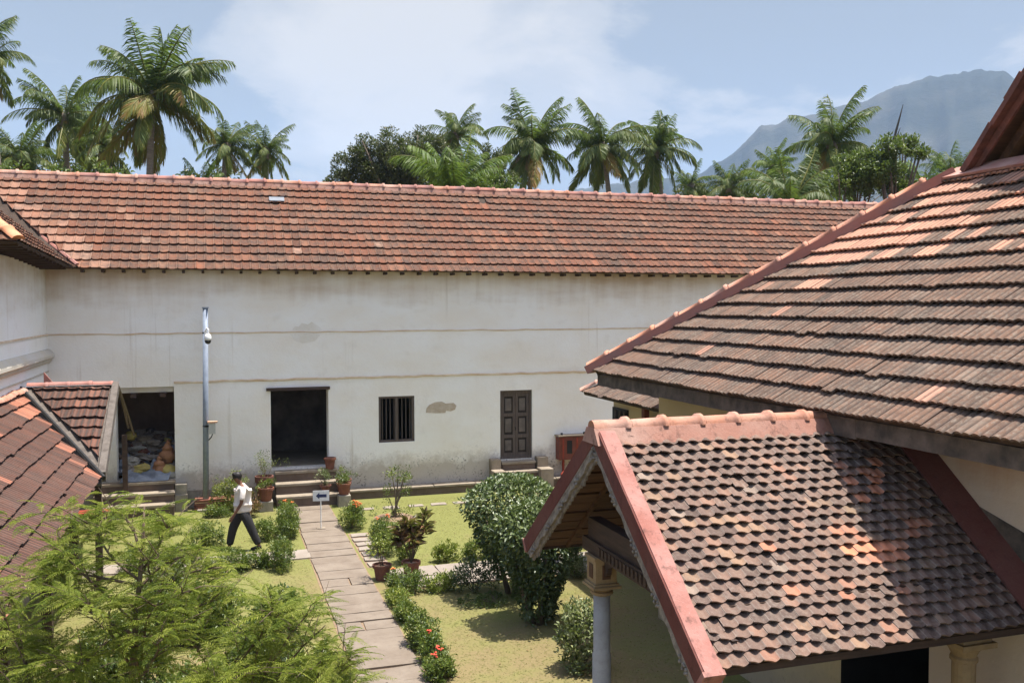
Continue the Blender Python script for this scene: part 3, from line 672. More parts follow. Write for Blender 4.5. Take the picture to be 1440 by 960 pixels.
# ------------------------------------------------------------------ lean-to and small connecting roof, lower left
annex = thing('lean_to', (-3, 14, 0), 'lean to with a dark ribbed tile roof beside the white side wing', 'building')
OA = Vector((-2.1, 6.0, 2.0)); VA = Vector((-.8, 0, .6)); UA = Vector((0, 1, 0)); SA = 2.31
vl = lambda s: 12.67+1.333*s-0.10
ra = sheathing(annex, [(-2.14, 6, 2.03), (-2.14, 18.6, 2.03), (-3.95, 21.7, 3.387), (-3.95, 6, 3.387)])
def tint_annex(u, s, rg):
    d = vl(s)-u; nw = 0.0
    if d < 0.45 and rg.rand() < 0.4: nw = rg.uniform(0.5, 1)
    if s > SA-0.72 and u > vl(s)-1.3: nw = rg.uniform(0.6, 1)
    if rg.rand() < 0.03: nw = 0.8
    return (min(max(0.45+0.22*rg.randn(), 0), 1), nw, rg.rand())
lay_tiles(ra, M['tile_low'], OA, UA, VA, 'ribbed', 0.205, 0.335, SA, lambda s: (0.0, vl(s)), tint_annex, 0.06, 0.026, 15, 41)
bx('wall', (-3.4, 6.0, 0), (-3.2, 18.0, 2.6), M['wall_yellow'], annex)
for y in (9.0, 12.0, 15.0, 17.8): bx('post', (-2.5, y-.07, 0), (-2.36, y+.07, 2.05), M['wood'], annex)
lay_caps(ra, (-3.92, 18.0, 3.42), (-3.92, 21.8, 3.42), 0.42, [cap_tile_mesh(0.42, 0.12, M['ridge'], 0.6, 0.015)])
conn = thing('link_roof', (-3, 21, 0), 'small gabled roof of worn tiles linking the lean to with the store opening', 'roof')
tn = 0.45; cn_, sn_ = math.cos(math.atan(tn)), math.sin(math.atan(tn)); SR = 3.5/cn_
OC = Vector((0, 18.5, 1.925)); VC = Vector((0, cn_, sn_))
xval = lambda s: -2.0-2.1*(s/SR)
rc = sheathing(conn, [(-2.05, 18.55, 1.93), (-2.16, 18.55, 1.93), (-4.1, 22, 3.49), (-2.16, 22, 3.49)], M['mortar_grey'])
def tint_conn(u, s, rg): return (min(max(0.55+0.25*rg.randn(), 0), 1), 0.2 if rg.rand() < 0.1 else 0, rg.rand())
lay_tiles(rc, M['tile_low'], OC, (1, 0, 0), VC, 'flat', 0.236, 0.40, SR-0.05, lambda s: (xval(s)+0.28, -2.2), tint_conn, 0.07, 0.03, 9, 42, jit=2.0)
sheathing(conn, [(-4.2, 22.02, 3.49), (-2.6, 22.02, 3.49), (-2.6, 25.15, 2.1), (-4.2, 25.15, 2.1)], M['lath'], 'rear_slope')
lay_caps(rc, (-3.85, 22.0, 3.52), (-2.12, 22.0, 3.50), 0.43, [cap_tile_mesh(0.43, 0.12, M['ridge_old'], 0.6, 0.015)])
b = MB(); b.beam((-2.10, 22.0, 3.47), (-2.06, 18.75, 2.02), 0.13, 0.22, (0, 0, 1)); b.build('barge_board', M['mortar_grey'], conn)
for x, y, z in ((-2.12, 25.1, 2.15), (-1.98, 24.9, 2.0)):
    b = MB(); b.tube([(-2.05, 22.02, 3.45), ((-2.05+x)/2, (22.02+y)/2, (3.45+z)/2+0.02), (x, y, z)], 0.028, 6); b.build('rafter', M['bark'], conn)
b = MB()
gp = [Vector((xval(s)+0.02, 18.5+s*cn_, 1.925+s*sn_+0.09)) for s in (0.05, 1.3, 2.6, 3.6)]
b.tube(gp, 0.045, 6); b.build('valley_gutter', M['black'], conn)
b = MB(); b.prism([(-3.58, 22.3, 3.55), (-3.40, 22.3, 3.55), (-3.58, 22.3, 3.78)], (0, 0.05, 0)); b.build('broken_tile', M['ridge_old'], conn)
for x, y in ((-2.15, 18.9), (-2.2, 24.9)): bx('post', (x-.06, y-.06, 0), (x+.06, y+.06, 2.0), M['wood'], conn)

# ------------------------------------------------------------------ right hand hall with the big hipped roof
XE, ZE, YC, TBIG = 5.99, 4.076, 14.35, 0.75  # hall, canopy annex and porch dimensions scaled about the camera, baked into constants
hall = thing('hipped_hall', (7.6, 8.5, 0), 'ochre hall under the large weathered hipped roof on the right', 'building')
Vb = Vector((.8, 0, .6)); Ub = Vector((0, -1, 0)); OB = Vector((XE, YC, ZE)); XT = 9.885; SBIG = (XT-XE)/.8
rh = sheathing(hall, [(XE+.05, YC-.05, ZE+.04), (XE+.05, 1.7, ZE+.04), (XT, 1.7, ZE+TBIG*(XT-XE)), (XT, YC-(XT-XE), ZE+TBIG*(XT-XE))])
def tint_big(u, s, rg):
    row = int(s/0.308+1e-6); nw = 0.0
    y = YC-u
    if row == 9 and (rg.rand() < 0.85) and not (8.3 < y < 8.9): nw = rg.uniform(0.75, 1)
    elif row == 10 and (y < 7.3 or rg.rand() < 0.25 or y > 9.5): nw = rg.uniform(0.7, 1)
    elif row == 11 and (y > 9.0 or rg.rand() < 0.25): nw = rg.uniform(0.6, 1)
    elif row >= 12 and rg.rand() < 0.45+0.3*(y > 9.2): nw = rg.uniform(0.5, 1)
    elif row == 7 and 10.5 < y < 11.1: nw = 0.9
    elif rg.rand() < 0.02: nw = rg.uniform(0.3, 0.7)
    r = 0.48+0.15*rg.randn()+0.10*math.sin(u*1.9+s*1.3)
    return (min(max(r, 0), 1), nw, rg.rand())
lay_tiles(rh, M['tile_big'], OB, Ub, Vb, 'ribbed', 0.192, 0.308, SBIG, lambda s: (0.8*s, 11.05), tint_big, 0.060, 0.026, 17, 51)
# hip line: mortar bed and ridge tiles
hd_ = Vector((1, -1, .75)); h0 = Vector((XE-0.02, YC+0.02, ZE+0.05)); h1 = h0+hd_*3.9
b = MB(); b.beam(h0, h1, 0.28, 0.13, (0, 0, 1)); b.build('hip_bed', M['ridge_old'], hall)
M['ridge_bare'] = simple('bare orange ridge tile', (0.50, 0.215, 0.12), (0.45, 0.22, 0.15), 4)
lay_caps(rh, h0+Vector((0, 0, 0.06)), h1+Vector((0, 0, 0.06)), 0.45, [cap_tile_mesh(0.45, 0.10, M['ridge'], 0.8, 0.026), cap_tile_mesh(0.45, 0.10, M['ridge_bare'], 0.8, 0.03)])
# far slope and gablet above the hip
zt = ZE+TBIG*(XT-XE); YR = 6.3; ZR = zt+(YC-(XT-XE)-YR)*1.0
sheathing(hall, [(XE+.1, YC-.02, ZE), (XT, YC-(XT-XE)-.02, zt), (26, YC-(XT-XE)-.02, zt), (26, YC-.02, ZE)], M['tile_big'], 'far_roof')
XG = 9.80; ytop = YC-(XT-XE)
b = MB()
ya = ytop-0.27; za = zt-0.03
b.prism([(XG, ya, za), (26, ya, za), (26, YR, ZR+0.12), (XG, YR, ZR+0.12)], (0, 0.03, 0.05)); b.build('upper_roof', M['plank'], hall)
for i in range(16):
    t0, t1 = i/16, (i+1)/16
    p0 = Vector((XG-0.02, ya+(YR-ya)*t0, za+(ZR+.12-za)*t0+0.045)); p1 = Vector((XG-0.02, ya+(YR-ya)*t1, za+(ZR+.12-za)*t1+0.045+0.02*(i % 2)))
    b = MB(); b.beam(p0, p1, 0.16+.02*(i % 2), 0.07+0.025*(i % 3 == 0), (0, 0, 1)); b.build('verge_tile', M['verge'], hall)
b = MB(); b.beam((XG+0.03, ya+.03, za-0.07), (XG+0.03, YR, ZR-0.02), 0.04, 0.13, (0, 0, 1)); b.build('barge_board', M['verge'], hall)
b = MB(); b.prism([(XT-.22, ytop+.1, zt-.06), (XT+.1, ytop+.1, zt+.10), (XT+.1, 1.7, zt+.10), (XT-.22, 1.7, zt-.06)], (-.02, 0, .03)); b.build('top_mortar', M['mortar_red'], hall)
for k in range(5):
    xx = XG+0.30+k*0.38; b = MB(); b.beam((xx, ya-.1, za-0.09), (xx, YR, ZR-0.09), 0.085, 0.11, (0, 0, 1)); b.build('rafter', M['plank'], hall)
b = MB(); b.prism([(XT+1.3, ya-.3, zt-0.3), (XT+1.3, YR, ZR-0.3), (XT+1.3, 1.7, ZR-0.3), (XT+1.3, 1.7, zt-0.3)], (0.1, 0, 0)); b.build('gablet_wall', M['lath'], hall)
b = MB(); b.prism([(XG, YR, ZR+0.12), (26, YR, ZR+0.12), (26, YR-8, ZE), (XT, YR-8+3.6, zt), (XG, YR-8+3.6, zt)], (0, -0.04, 0.06)); b.build('near_roof', M['tile_big'], hall)
# fascia, cornice, walls
for i, (ya_, yb_) in enumerate(((YC-.10, 11.8), (11.8, 9.0), (9.0, 7.7), (7.7, 4.4), (4.4, 1.7))):
    bx('fascia_board', (XE+0.085, yb_+.004, ZE-0.195-(0.02 if i == 2 else 0)), (XE+0.136, ya_, ZE-0.013), M['fascia'], hall)
XW, YF = 6.97, 13.77
b = MB(); b.quad((XE+.136, YC-.13, ZE-.03), (XE+.136, 1.7, ZE-.03), (XW, 1.7, ZE+.05), (XW, YC-.13, ZE+.05)); b.build('soffit', M['wood'], hall)
b = MB()
def ywall(bm, x, y0, y1, z0, z1, holes):
    ys = sorted(set([y0, y1]+[h[i] for h in holes for i in (0, 1)])); zs = sorted(set([z0, z1]+[h[i] for h in holes for i in (2, 3)]))
    for i in range(len(ys)-1):
        for j in range(len(zs)-1):
            cy, cz = (ys[i]+ys[i+1])/2, (zs[j]+zs[j+1])/2
            if any(h[0] < cy < h[1] and h[2] < cz < h[3] for h in holes): continue
            bm.quad((x, ys[i+1], zs[j]), (x, ys[i], zs[j]), (x, ys[i], zs[j+1]), (x, ys[i+1], zs[j+1]))
dh = (7.65, 9.05, 0.0, 2.5)
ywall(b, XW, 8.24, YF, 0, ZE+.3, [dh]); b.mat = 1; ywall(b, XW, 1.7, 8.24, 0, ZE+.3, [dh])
b.mat = 0; b.quad((XW, YF, 0), (XW, YF, ZE+.15), (26, YF, ZE+.15), (26, YF, 0)); b.build('wall', (M['wall_yellow'], M['wall_porch']), hall)
b = MB(); a, c = dh[0], dh[1]; zh = dh[3]
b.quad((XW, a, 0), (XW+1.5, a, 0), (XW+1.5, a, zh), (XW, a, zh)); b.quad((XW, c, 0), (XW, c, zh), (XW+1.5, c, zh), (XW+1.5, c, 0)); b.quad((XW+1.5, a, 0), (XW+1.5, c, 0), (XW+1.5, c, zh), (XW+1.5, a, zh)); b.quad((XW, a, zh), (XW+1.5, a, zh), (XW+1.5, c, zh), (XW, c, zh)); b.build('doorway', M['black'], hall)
bx('cornice', (XW-0.08, 1.7, 3.77), (XW-.001, YF+.08, 3.875), simple('ochre cornice', (0.50, 0.30, 0.14), (0.42, 0.26, 0.13), 3), hall)
bx('cornice_line', (XW-0.045, 1.7, 3.70), (XW-.001, YF+.045, 3.768), M['wood'], hall)
b = MB(); b.prism([(XW-0.004, 7.27, 3.33), (XW-0.004, 5.95, 2.99), (XW-0.004, 5.95, 1.97), (XW-0.004, 7.05, 3.09)], (-0.004, 0, 0)); b.build('damp_stain', M['fascia'], hall)

# lower canopy behind the hall
can = thing('canopy_annex', (7.8, 16, 0), 'low ochre annex with a two course tile canopy behind the hall', 'building')
OCn = Vector((7.16, 17.64, 3.40)); VCn = Vector((.86, 0, .5)).normalized()
rcn = sheathing(can, [(7.19, 17.6, 3.415), (7.19, 13.85, 3.415), (8.08, 13.85, 3.94), (8.08, 16.9, 3.94)])
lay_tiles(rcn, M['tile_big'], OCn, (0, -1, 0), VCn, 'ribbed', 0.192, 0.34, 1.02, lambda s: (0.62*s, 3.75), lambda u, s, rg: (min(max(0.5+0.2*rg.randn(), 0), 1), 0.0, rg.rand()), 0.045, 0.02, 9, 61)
lay_caps(rcn, OCn+Vector((0, 0, .05)), OCn+Vector((.78, -.53, .51)), 0.42, [cap_tile_mesh(0.42, 0.10, M['ridge'], 0.7, 0.02)])
b = MB(); b.box((7.82, 13.8, 0), (8.0, 17.5, 3.84)); b.box((8.001, 17.3, 0), (12, 17.5, 3.84)); b.build('wall', M['wall_yellow'], can)
b = MB(); b.box((7.78, 16.76, 0.6), (7.818, 17.47, 3.12)); dcan = b.build('door', M['black'], can)
for k in range(3): bx('batten', (7.755, 16.81+k*0.22, 0.65), (7.779, 16.88+k*0.22, 3.07), M['fascia'], dcan)
bx('post', (7.6, 15.6, 0), (7.7, 15.73, 3.54), M['cabinet'], can)

# ------------------------------------------------------------------ gabled porch
porch = thing('gabled_porch', (5.1, 8.2, 0), 'porch with a steep gable of mottled scale tiles and carved barge boards', 'porch')
PX, PYN, PYF, PYR, PZ, PZR = 3.485, 6.205, 10.27, 8.2365, 2.395, 3.993
cp, sp = math.cos(math.atan(.7865)), math.sin(math.atan(.7865)); SP = (PYR-PYN)/cp
rp = sheathing(porch, [(PX+.13, PYN+.02, PZ+.013), (XW-.04, PYN+.02, PZ+.013), (XW-.04, PYR, PZR), (PX+.13, PYR, PZR)])
def tint_porch(u, s, rg):
    x = PX+u
    r = float(rg.choice([rg.uniform(0.05, 0.4), rg.uniform(0.3, 0.6), rg.uniform(0.55, 0.85), rg.uniform(0.85, 1.0)], p=[0.27, 0.43, 0.24, 0.06])); nw = 0.0
    y = PYN+s*cp
    if 5.40 < x < 5.90 and 6.8 < y < 7.2 and rg.rand() < 0.7: nw = rg.uniform(0.5, 1)
    if 5.87 < x < 6.40 and 6.9 < y < 7.75 and rg.rand() < 0.22: nw = rg.uniform(0.5, 0.9)
    if rg.rand() < 0.03: nw = rg.uniform(0.2, 0.6)
    return (r, nw, rg.rand())
lay_tiles(rp, M['tile_porch'], (PX, PYN, PZ), (1, 0, 0), (0, cp, sp), 'wave', 0.142, 0.1115, SP-0.10, lambda s: (0.17, XW-PX-0.19), tint_porch, 0.044, 0.016, 11, 71, stagger=0.5, over=0.025)
fp = sheathing(porch, [(PX+.13, PYR+.01, PZR), (XW-.04, PYR+.01, PZR), (XW-.04, PYF-.02, PZ+.013), (PX+.13, PYF-.02, PZ+.013)], M['tile_porch'], 'far_slope', 0.026)
for i in range(11):
    t0, t1 = i/11, (i+1)/11; y0, y1 = PYF-.05+(PYR-PYF+.08)*t0, PYF-.05+(PYR-PYF+.08)*t1; z0, z1 = PZ-.02+(PZR-PZ-.03)*t0-.03, PZ-.02+(PZR-PZ-.03)*t1-.03
    b = MB(); jz = R.uniform(-.012, .012); b.prism([(PX+.10, y0-.007, z0+jz), (XW, y0-.007, z0+jz), (XW, y1+.007, z1+jz-.02), (PX+.10, y1+.007, z1+jz-.02)], (0, 0.017, 0.021)); b.build('ceiling_plank', M['plank'], porch)
for i in range(5):
    x = PX+0.47+i*0.64; b = MB(); b.beam((x, PYF-.1, PZ-.04), (x, PYR+.05, PZR-.11), 0.042, 0.042, (1, 0, 0)); b.build('rafter', M['plank'], porch)
# ridge
bdm = MB(); bdm.prism([(PX-.05, PYR-.20, PZR-.12), (PX-.05, PYR+.20, PZR-.12), (PX-.05, PYR+.095, PZR+.03), (PX-.05, PYR-.095, PZR+.03)], (XW-PX, 0, 0)); bdm.build('ridge_bed', M['mortar'], porch)
lay_caps(rp, (PX-0.04, PYR, PZR+0.026), (6.59, PYR, PZR+0.026), 0.404, [cap_tile_mesh(0.404, 0.09, M['ridge'], 0.85, 0.03)], 0.004)
# barge copings (rakes) and carved boards
def rake(sg):
    ye = PYN if sg < 0 else PYF; e = Vector((PX, ye+sg*0.017, PZ)); a = Vector((PX, PYR, PZR)); d = (a-e).normalized(); nrm = Vector((0, sg*sp, cp))
    e2 = e-d*0.035; X_ = lambda x: Vector((x, 0, 0))
    b = MB(); off = nrm*0.072; n = 22
    ws = [R.uniform(-.005, .005) for _ in range(n+1)]; hs = [R.uniform(-.005, .005) for _ in range(n+1)]
    for i in range(n):                                               # slightly wavy hand laid coping
        p, q = e2+(a-e2)*(i/n), e2+(a-e2)*((i+1)/n)
        f = lambda P, k: [P+X_(.0)+nrm*(.075+hs[k]), P+X_(.16+ws[k])+nrm*(.072+hs[k]), P+X_(.16+ws[k])-nrm*.08, P+X_(.0)-nrm*.08]
        A, B = f(p, i), f(q, i+1)
        b._add(A+B, [(0, 1, 5, 4), (1, 2, 6, 5), (2, 3, 7, 6), (3, 0, 4, 7)]+([(0, 3, 2, 1)] if i == 0 else [])+([(4, 5, 6, 7)] if i == n-1 else []))
    b.build('barge_coping', M['redox'], porch)
    b = MB(); b.prism([e2+X_(-.018)+nrm*.070, e2+X_(-.002)+nrm*.070, e2+X_(-.002)-nrm*.105, e2+X_(-.018)-nrm*.105], a-e2); b.build('barge_face_shade', M['maroon'], porch)  # board added on the outer face, its shade put into the colour
    b = MB(); lo = -nrm*0.106; b.prism([e2+lo+X_(-.012), e2+lo+X_(.06), e2+lo+X_(.06)-nrm*0.022, e2+lo-nrm*0.022+X_(-.012)], a-e2); b.build('moulding', M['grey_wood'], porch)
    Ln = (a-e).length; n = 60
    b = MB()
    for layer, (x0, x1, h0_, h1_, fr) in enumerate(((0.022, 0.045, 0.128, 0.225, 9), (-0.008, 0.020, 0.129, 0.185, 23))):
        pts_t = [e+d*(Ln*i/n) for i in range(n+1)]
        for i in range(n):
            da = [h1_+0.014*math.sin(q*fr*2*math.pi/n*3)+0.025*max(0, math.sin((q/n)*math.pi*6))**6 for q in (i, i+1)]
            p, q = pts_t[i], pts_t[i+1]
            vs = [p-nrm*h0_, q-nrm*h0_, q-nrm*da[1], p-nrm*da[0]]
            b.prism([v+X_(x0) for v in vs], (x1-x0, 0, 0))
    cb = b.build('carved_board', M['grey_wood'], porch)
    for t in (0.06, 0.30, 0.50, 0.72, 0.93):
        c = e+d*(Ln*t)-nrm*0.165
        for q in range(9):
            an = q*0.8; rr = 0.012+0.006*q; b = MB(); b.ball(c+X_(-0.012)+d*(rr*math.cos(an)*1.6)+nrm*(rr*math.sin(an)*.7), 0.016, 5); b.build('carved_boss', M['grey_wood'], cb, True)
    b = MB(); b.beam(e2-d*0.045+X_(.07), e2-d*.001+X_(.07), 0.19, 0.165, nrm); b.build('coping_end', M['redox'], porch)
rake(-1); rake(1)
# flashing against the hall wall
b = MB()
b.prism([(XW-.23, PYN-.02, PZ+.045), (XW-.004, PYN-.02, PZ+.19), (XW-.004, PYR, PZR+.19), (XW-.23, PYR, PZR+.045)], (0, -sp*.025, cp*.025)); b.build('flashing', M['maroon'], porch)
# eave boards, beams, columns
bx('eave_board', (PX+.17, PYN+.025, PZ-0.07), (XW-.03, PYN+.06, PZ-0.008), M['wood'], porch)
bx('eave_board', (PX+.12, PYF-.06, PZ-0.075), (XW-.03, PYF-.025, PZ-0.017), M['wood'], porch)
CX, CYF, CYN = 3.876, 8.97, 6.68
ZB = 2.565
bx('cross_beam', (CX-.10, CYN-.04, ZB), (CX+.10, CYF+.30, ZB+0.145), M['wood'], porch)
bx('frieze_beam', (CX-.07, CYN+.40, ZB+0.147), (CX+.07, CYF+.21, ZB+0.36), M['wood'], porch)
b = MB()
for i in range(24):
    y = CYN+.02+i*0.09; b.box((CX-.115, y, ZB+.03), (CX-.103, y+.05, ZB+.12))
o_ = b.build('frieze_carving', M['wood'], porch); o_['kind'] = 'stuff'
for y in (CYF, CYN): bx('side_beam', (CX+.11, y-.085, ZB+.01), (XW-.02, y+.085, ZB+0.17), M['wood'], porch)
def column(x, y):
    r = 0.09; b = MB(); b.lathe((x, y, 0), [(0.17, 0), (0.17, .12), (0.13, .14), (0.13, .2), (r+.010, .24), (r+.010, 1.50), (r, 1.51), (r, 2.14)], 20)
    co = b.build('column', M['col'], porch, True)
    b = MB(); b.lathe((x, y, 2.14), [(r+.004, 0), (r+.03, .013), (r+.03, .038), (r+.009, .05), (r+.026, .072), (r+.038, .085)], 20)
    b.box((x-.157, y-.157, 2.226), (x+.157, y+.157, 2.254)); b.box((x-.14, y-.14, 2.255), (x+.14, y+.14, 2.28)); b.box((x-.12, y-.12, 2.281), (x+.12, y+.12, 2.53)); b.box((x-.14, y-.14, 2.531), (x+.14, y+.14, 2.564))
    ca = b.build('capital', M['capital'], porch)
    bx('capital_panel', (x-.129, y-.047, 2.33), (x-.121, y+.047, 2.48), M['plank'], ca); bx('capital_panel', (x-.047, y-.129, 2.33), (x+.047, y-.121, 2.48), M['plank'], ca)
    b = MB(); b.prism([(x+.123, y-.026, 2.556), (x+.36, y-.026, 2.556), (x+.31, y-.026, 2.50), (x+.21, y-.026, 2.47), (x+.19, y-.026, 2.395), (x+.123, y-.026, 2.36)], (0, .052, 0)); b.prism([(x-.026, y-.13, 2.556), (x-.026, y-.36, 2.556), (x-.026, y-.31, 2.50), (x-.026, y-.21, 2.47), (x-.026, y-.19, 2.395), (x-.026, y-.13, 2.36)], (.052, 0, 0)); b.build('bracket', M['wood'], porch)
column(CX, CYF); column(CX, CYN)
b = MB(); b.lathe((6.42, 6.62, 0), [(0.13, 0), (0.13, .2), (0.106, .24), (0.102, 1.98), (0.12, 1.99), (0.12, 2.02), (0.106, 2.04), (0.136, 2.10), (0.17, 2.14)], 18); b.box((6.23, 6.43, 2.141), (6.61, 6.81, 2.19)); b.box((6.26, 6.46, 2.191), (6.58, 6.78, 2.39)); b.build('inner_column', M['capital'], porch, False)
bx('porch_floor', (3.6, 6.3, 0.0), (XW-.02, 9.4, 0.06), M['stone_dark_shade'], porch)

# ------------------------------------------------------------------ steps, paths
def steps(x0, x1, zs, yf, label, tread=0.30, m=None):
    o = thing('stone_steps', ((x0+x1)/2, yf, 0), label, 'steps')
    for i, z in enumerate(zs):
        y1 = YW-0.001 if i == len(zs)-1 else yf+tread*(i+1)
        zb = 0 if i == 0 else 0
        b = MB(); b.box((x0+.004*i, yf+tread*i, zb), (x1-.004*i, y1, z-0.07)); b.mat = 1; b.box((x0-.012, yf+tread*i-0.025, z-0.069), (x1+.012, y1-.001, z), 0, 0.012); b.build('step', (M['stone_dark_shade'], M['stone']), o)  # treads and risers are one stone; riser shade is in the darker colour
    return o
s1 = steps(-2.9, -1.04, (0.30, 0.54, 0.775), 24.35, 'three broad stone steps below the rubble filled store')
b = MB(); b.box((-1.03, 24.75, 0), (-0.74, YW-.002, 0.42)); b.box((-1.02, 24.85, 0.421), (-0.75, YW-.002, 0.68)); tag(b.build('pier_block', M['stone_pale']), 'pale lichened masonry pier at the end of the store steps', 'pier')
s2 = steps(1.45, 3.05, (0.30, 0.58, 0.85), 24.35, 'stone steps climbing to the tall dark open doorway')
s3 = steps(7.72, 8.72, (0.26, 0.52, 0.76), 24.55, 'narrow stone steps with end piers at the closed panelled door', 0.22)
for q, (x0, x1) in enumerate(((7.36, 7.70), (8.74, 9.12))):
    b = MB(); b.box((x0, 24.55, 0.0), (x1, 24.92, 0.58), 0, 0.015); b.box((x0+.03, 24.93, 0.0), (x1-.03, YW-.003, 0.86), 0, 0.015); b.build('side_pier', M['stone'], s3)
bx('wall_skirt', (-0.74, YW-0.03, 0), (1.4, YW-0.001, 0.45), M['stone_pale'], back)

def slab_rows(parent, xs_ys, m, z=0.03):
    rg = random.Random(8)
    for x0, y0, x1, y1 in xs_ys:
        b = MB(); j = lambda: rg.uniform(-.018, .018); g_ = 0.012; zt_ = z+rg.uniform(-.006, .008)
        p = [(x0+g_+j(), y0+g_+j()), ((x0+x1)/2, y0+g_+j()*1.5), (x1-g_+j(), y0+g_+j()), (x1-g_+j(), y1-g_+j()), ((x0+x1)/2, y1-g_+j()*1.5), (x0+g_+j(), y1-g_+j())]
        b.prism([(x, y, 0.004) for x, y in p], (0, 0, zt_)); b.build('paving_slab', m, parent)
path = sheet('garden_path', 1.78, 3.0, 2.78, 24.34, 0.008, M['soil']); path['label'] = 'straight garden path of rough beige slabs leading to the dark doorway'
rows = []; y = 9.0
while y < 24.2:
    d = R.uniform(0.42, 0.62); d = min(d, 24.3-y)
    if R.random() < 0.25:
        k = R.uniform(0.35, 0.65); rows += [(1.80, y, 1.80+k*.96, y+d), (1.80+k*.96, y, 2.76, y+d)]
    else: rows.append((1.80, y, 2.76, y+d))
    y += d
slab_rows(path, rows, M['paver'])
cross = sheet('cross_path', 3.0, 16.55, 9.0, 17.92, 0.0085, M['soil']); cross['label'] = 'cross path of pale square slabs in front of the clipped bushes'
rows = []
for r_i, (ya_, yb_) in enumerate(((16.57, 17.22), (17.22, 17.9))):
    x = 3.02-(0.3 if r_i else 0)
    while x < 8.9: d = R.uniform(0.6, 0.78); rows.append((max(x, 3.02), ya_, x+d, yb_)); x += d
slab_rows(cross, rows, M['paver2'])
side = sheet('side_path', -2.5, 19.25, 1.75, 20.0, 0.0092, M['paver']); side['label'] = 'short side path crossed by the walking person'
rows = []; x = -2.4
while x < 1.6: d = R.uniform(.5, .8); rows.append((x, 19.27, x+d, 19.98)); x += d
slab_rows(side, rows, M['paver2'])
st = sheet('stepping_stones', 2.82, 18.2, 3.28, 21.1, 0.0065, M['soil']); st['label'] = 'strip of small stepping stones along the right edge of the main path'
rows = [(2.84, 18.22+i*0.41, 3.22+R.uniform(-.04, .04), 18.22+i*0.41+0.30) for i in range(7)]
slab_rows(st, rows, M['paver2'], 0.035)
fr = sheet('lawn_stones', 3.3, 23.42, 6.3, 23.44, 0.0055, M['soil']); fr['label'] = 'row of flat stones set in the lawn before the white wall'
slab_rows(fr, [(x, 23.38+R.uniform(-.03, .03), x+0.42, 23.66) for x in (3.4, 4.05, 4.7, 5.3, 5.9)], M['paver2'], 0.02)

# ------------------------------------------------------------------ leaves
def unit(a): return a/np.maximum(np.linalg.norm(a, axis=-1, keepdims=True), 1e-9)
def leaf_arrays(P, D, L, W, tint, up=None, droop=0.15):
    """diamond leaves folded on the midrib: P base, D direction (n,3); L, W (n,) ; tint (n,)"""
    n = len(P); D = unit(D)
    if up is None: up = NR.randn(n, 3)*0.5+np.array([0, 0, 1.0])
    S = unit(np.cross(D, up)); N = np.cross(S, D); L = np.broadcast_to(L, n)[:, None]; W = np.broadcast_to(W, n)[:, None]
    m_ = P+D*L*0.5+N*L*0.05; tip = P+D*L-N*L*droop
    V = np.stack([P, m_+S*W*0.5+N*W*0.15, tip, m_-S*W*0.5+N*W*0.15], 1).reshape(-1, 3)
    b = np.arange(n)[:, None]*4
    F = np.concatenate([b+np.array([0, 1, 2]), b+np.array([0, 2, 3])]).astype(np.int32)
    T = np.repeat(np.stack([tint, np.zeros(n), np.full(n, .5)], 1), 4, 0)
    return V, F, T
def leaf_obj(name, arrs, mat, parent, kind='stuff'):
    b = 0; Vs, Fs, Ts = [], [], []
    for V, F, T in arrs: Vs.append(V); Fs.append(F+b); Ts.append(T); b += len(V)
    o = link(name, fast_mesh(name, np.concatenate(Vs), np.concatenate(Fs), np.concatenate(Ts), mat), parent)
    if kind: o['kind'] = kind
    return o
def rand_dirs(n): return unit(NR.randn(n, 3))
def clump_leaves(centers, radii, per, L, W, out=0.6, upb=0.5, flat=1.0, rnd=0.25, shell=0.55):
    """leaves spread over the outer part of many small clumps"""
    P, D, T = [], [], []
    for c, r in zip(centers, radii):
        k = max(4, int(per*NR.uniform(.7, 1.3))); d = rand_dirs(k); d[:, 2] = d[:, 2]*flat
        rr = r*(shell+(1-shell)*NR.rand(k, 1)**0.6)
        P.append(c+d*rr); D.append(unit(d*out+NR.randn(k, 3)*0.55+np.array([0, 0, upb]))); T.append(np.clip(0.5+rnd*NR.randn()*0.8+0.2*NR.randn(k), 0, 1))
    P, D, T = np.concatenate(P), np.concatenate(D), np.concatenate(T); n = len(P)
    return leaf_arrays(P, D, L*NR.uniform(.7, 1.25, n), W*NR.uniform(.75, 1.2, n), T)

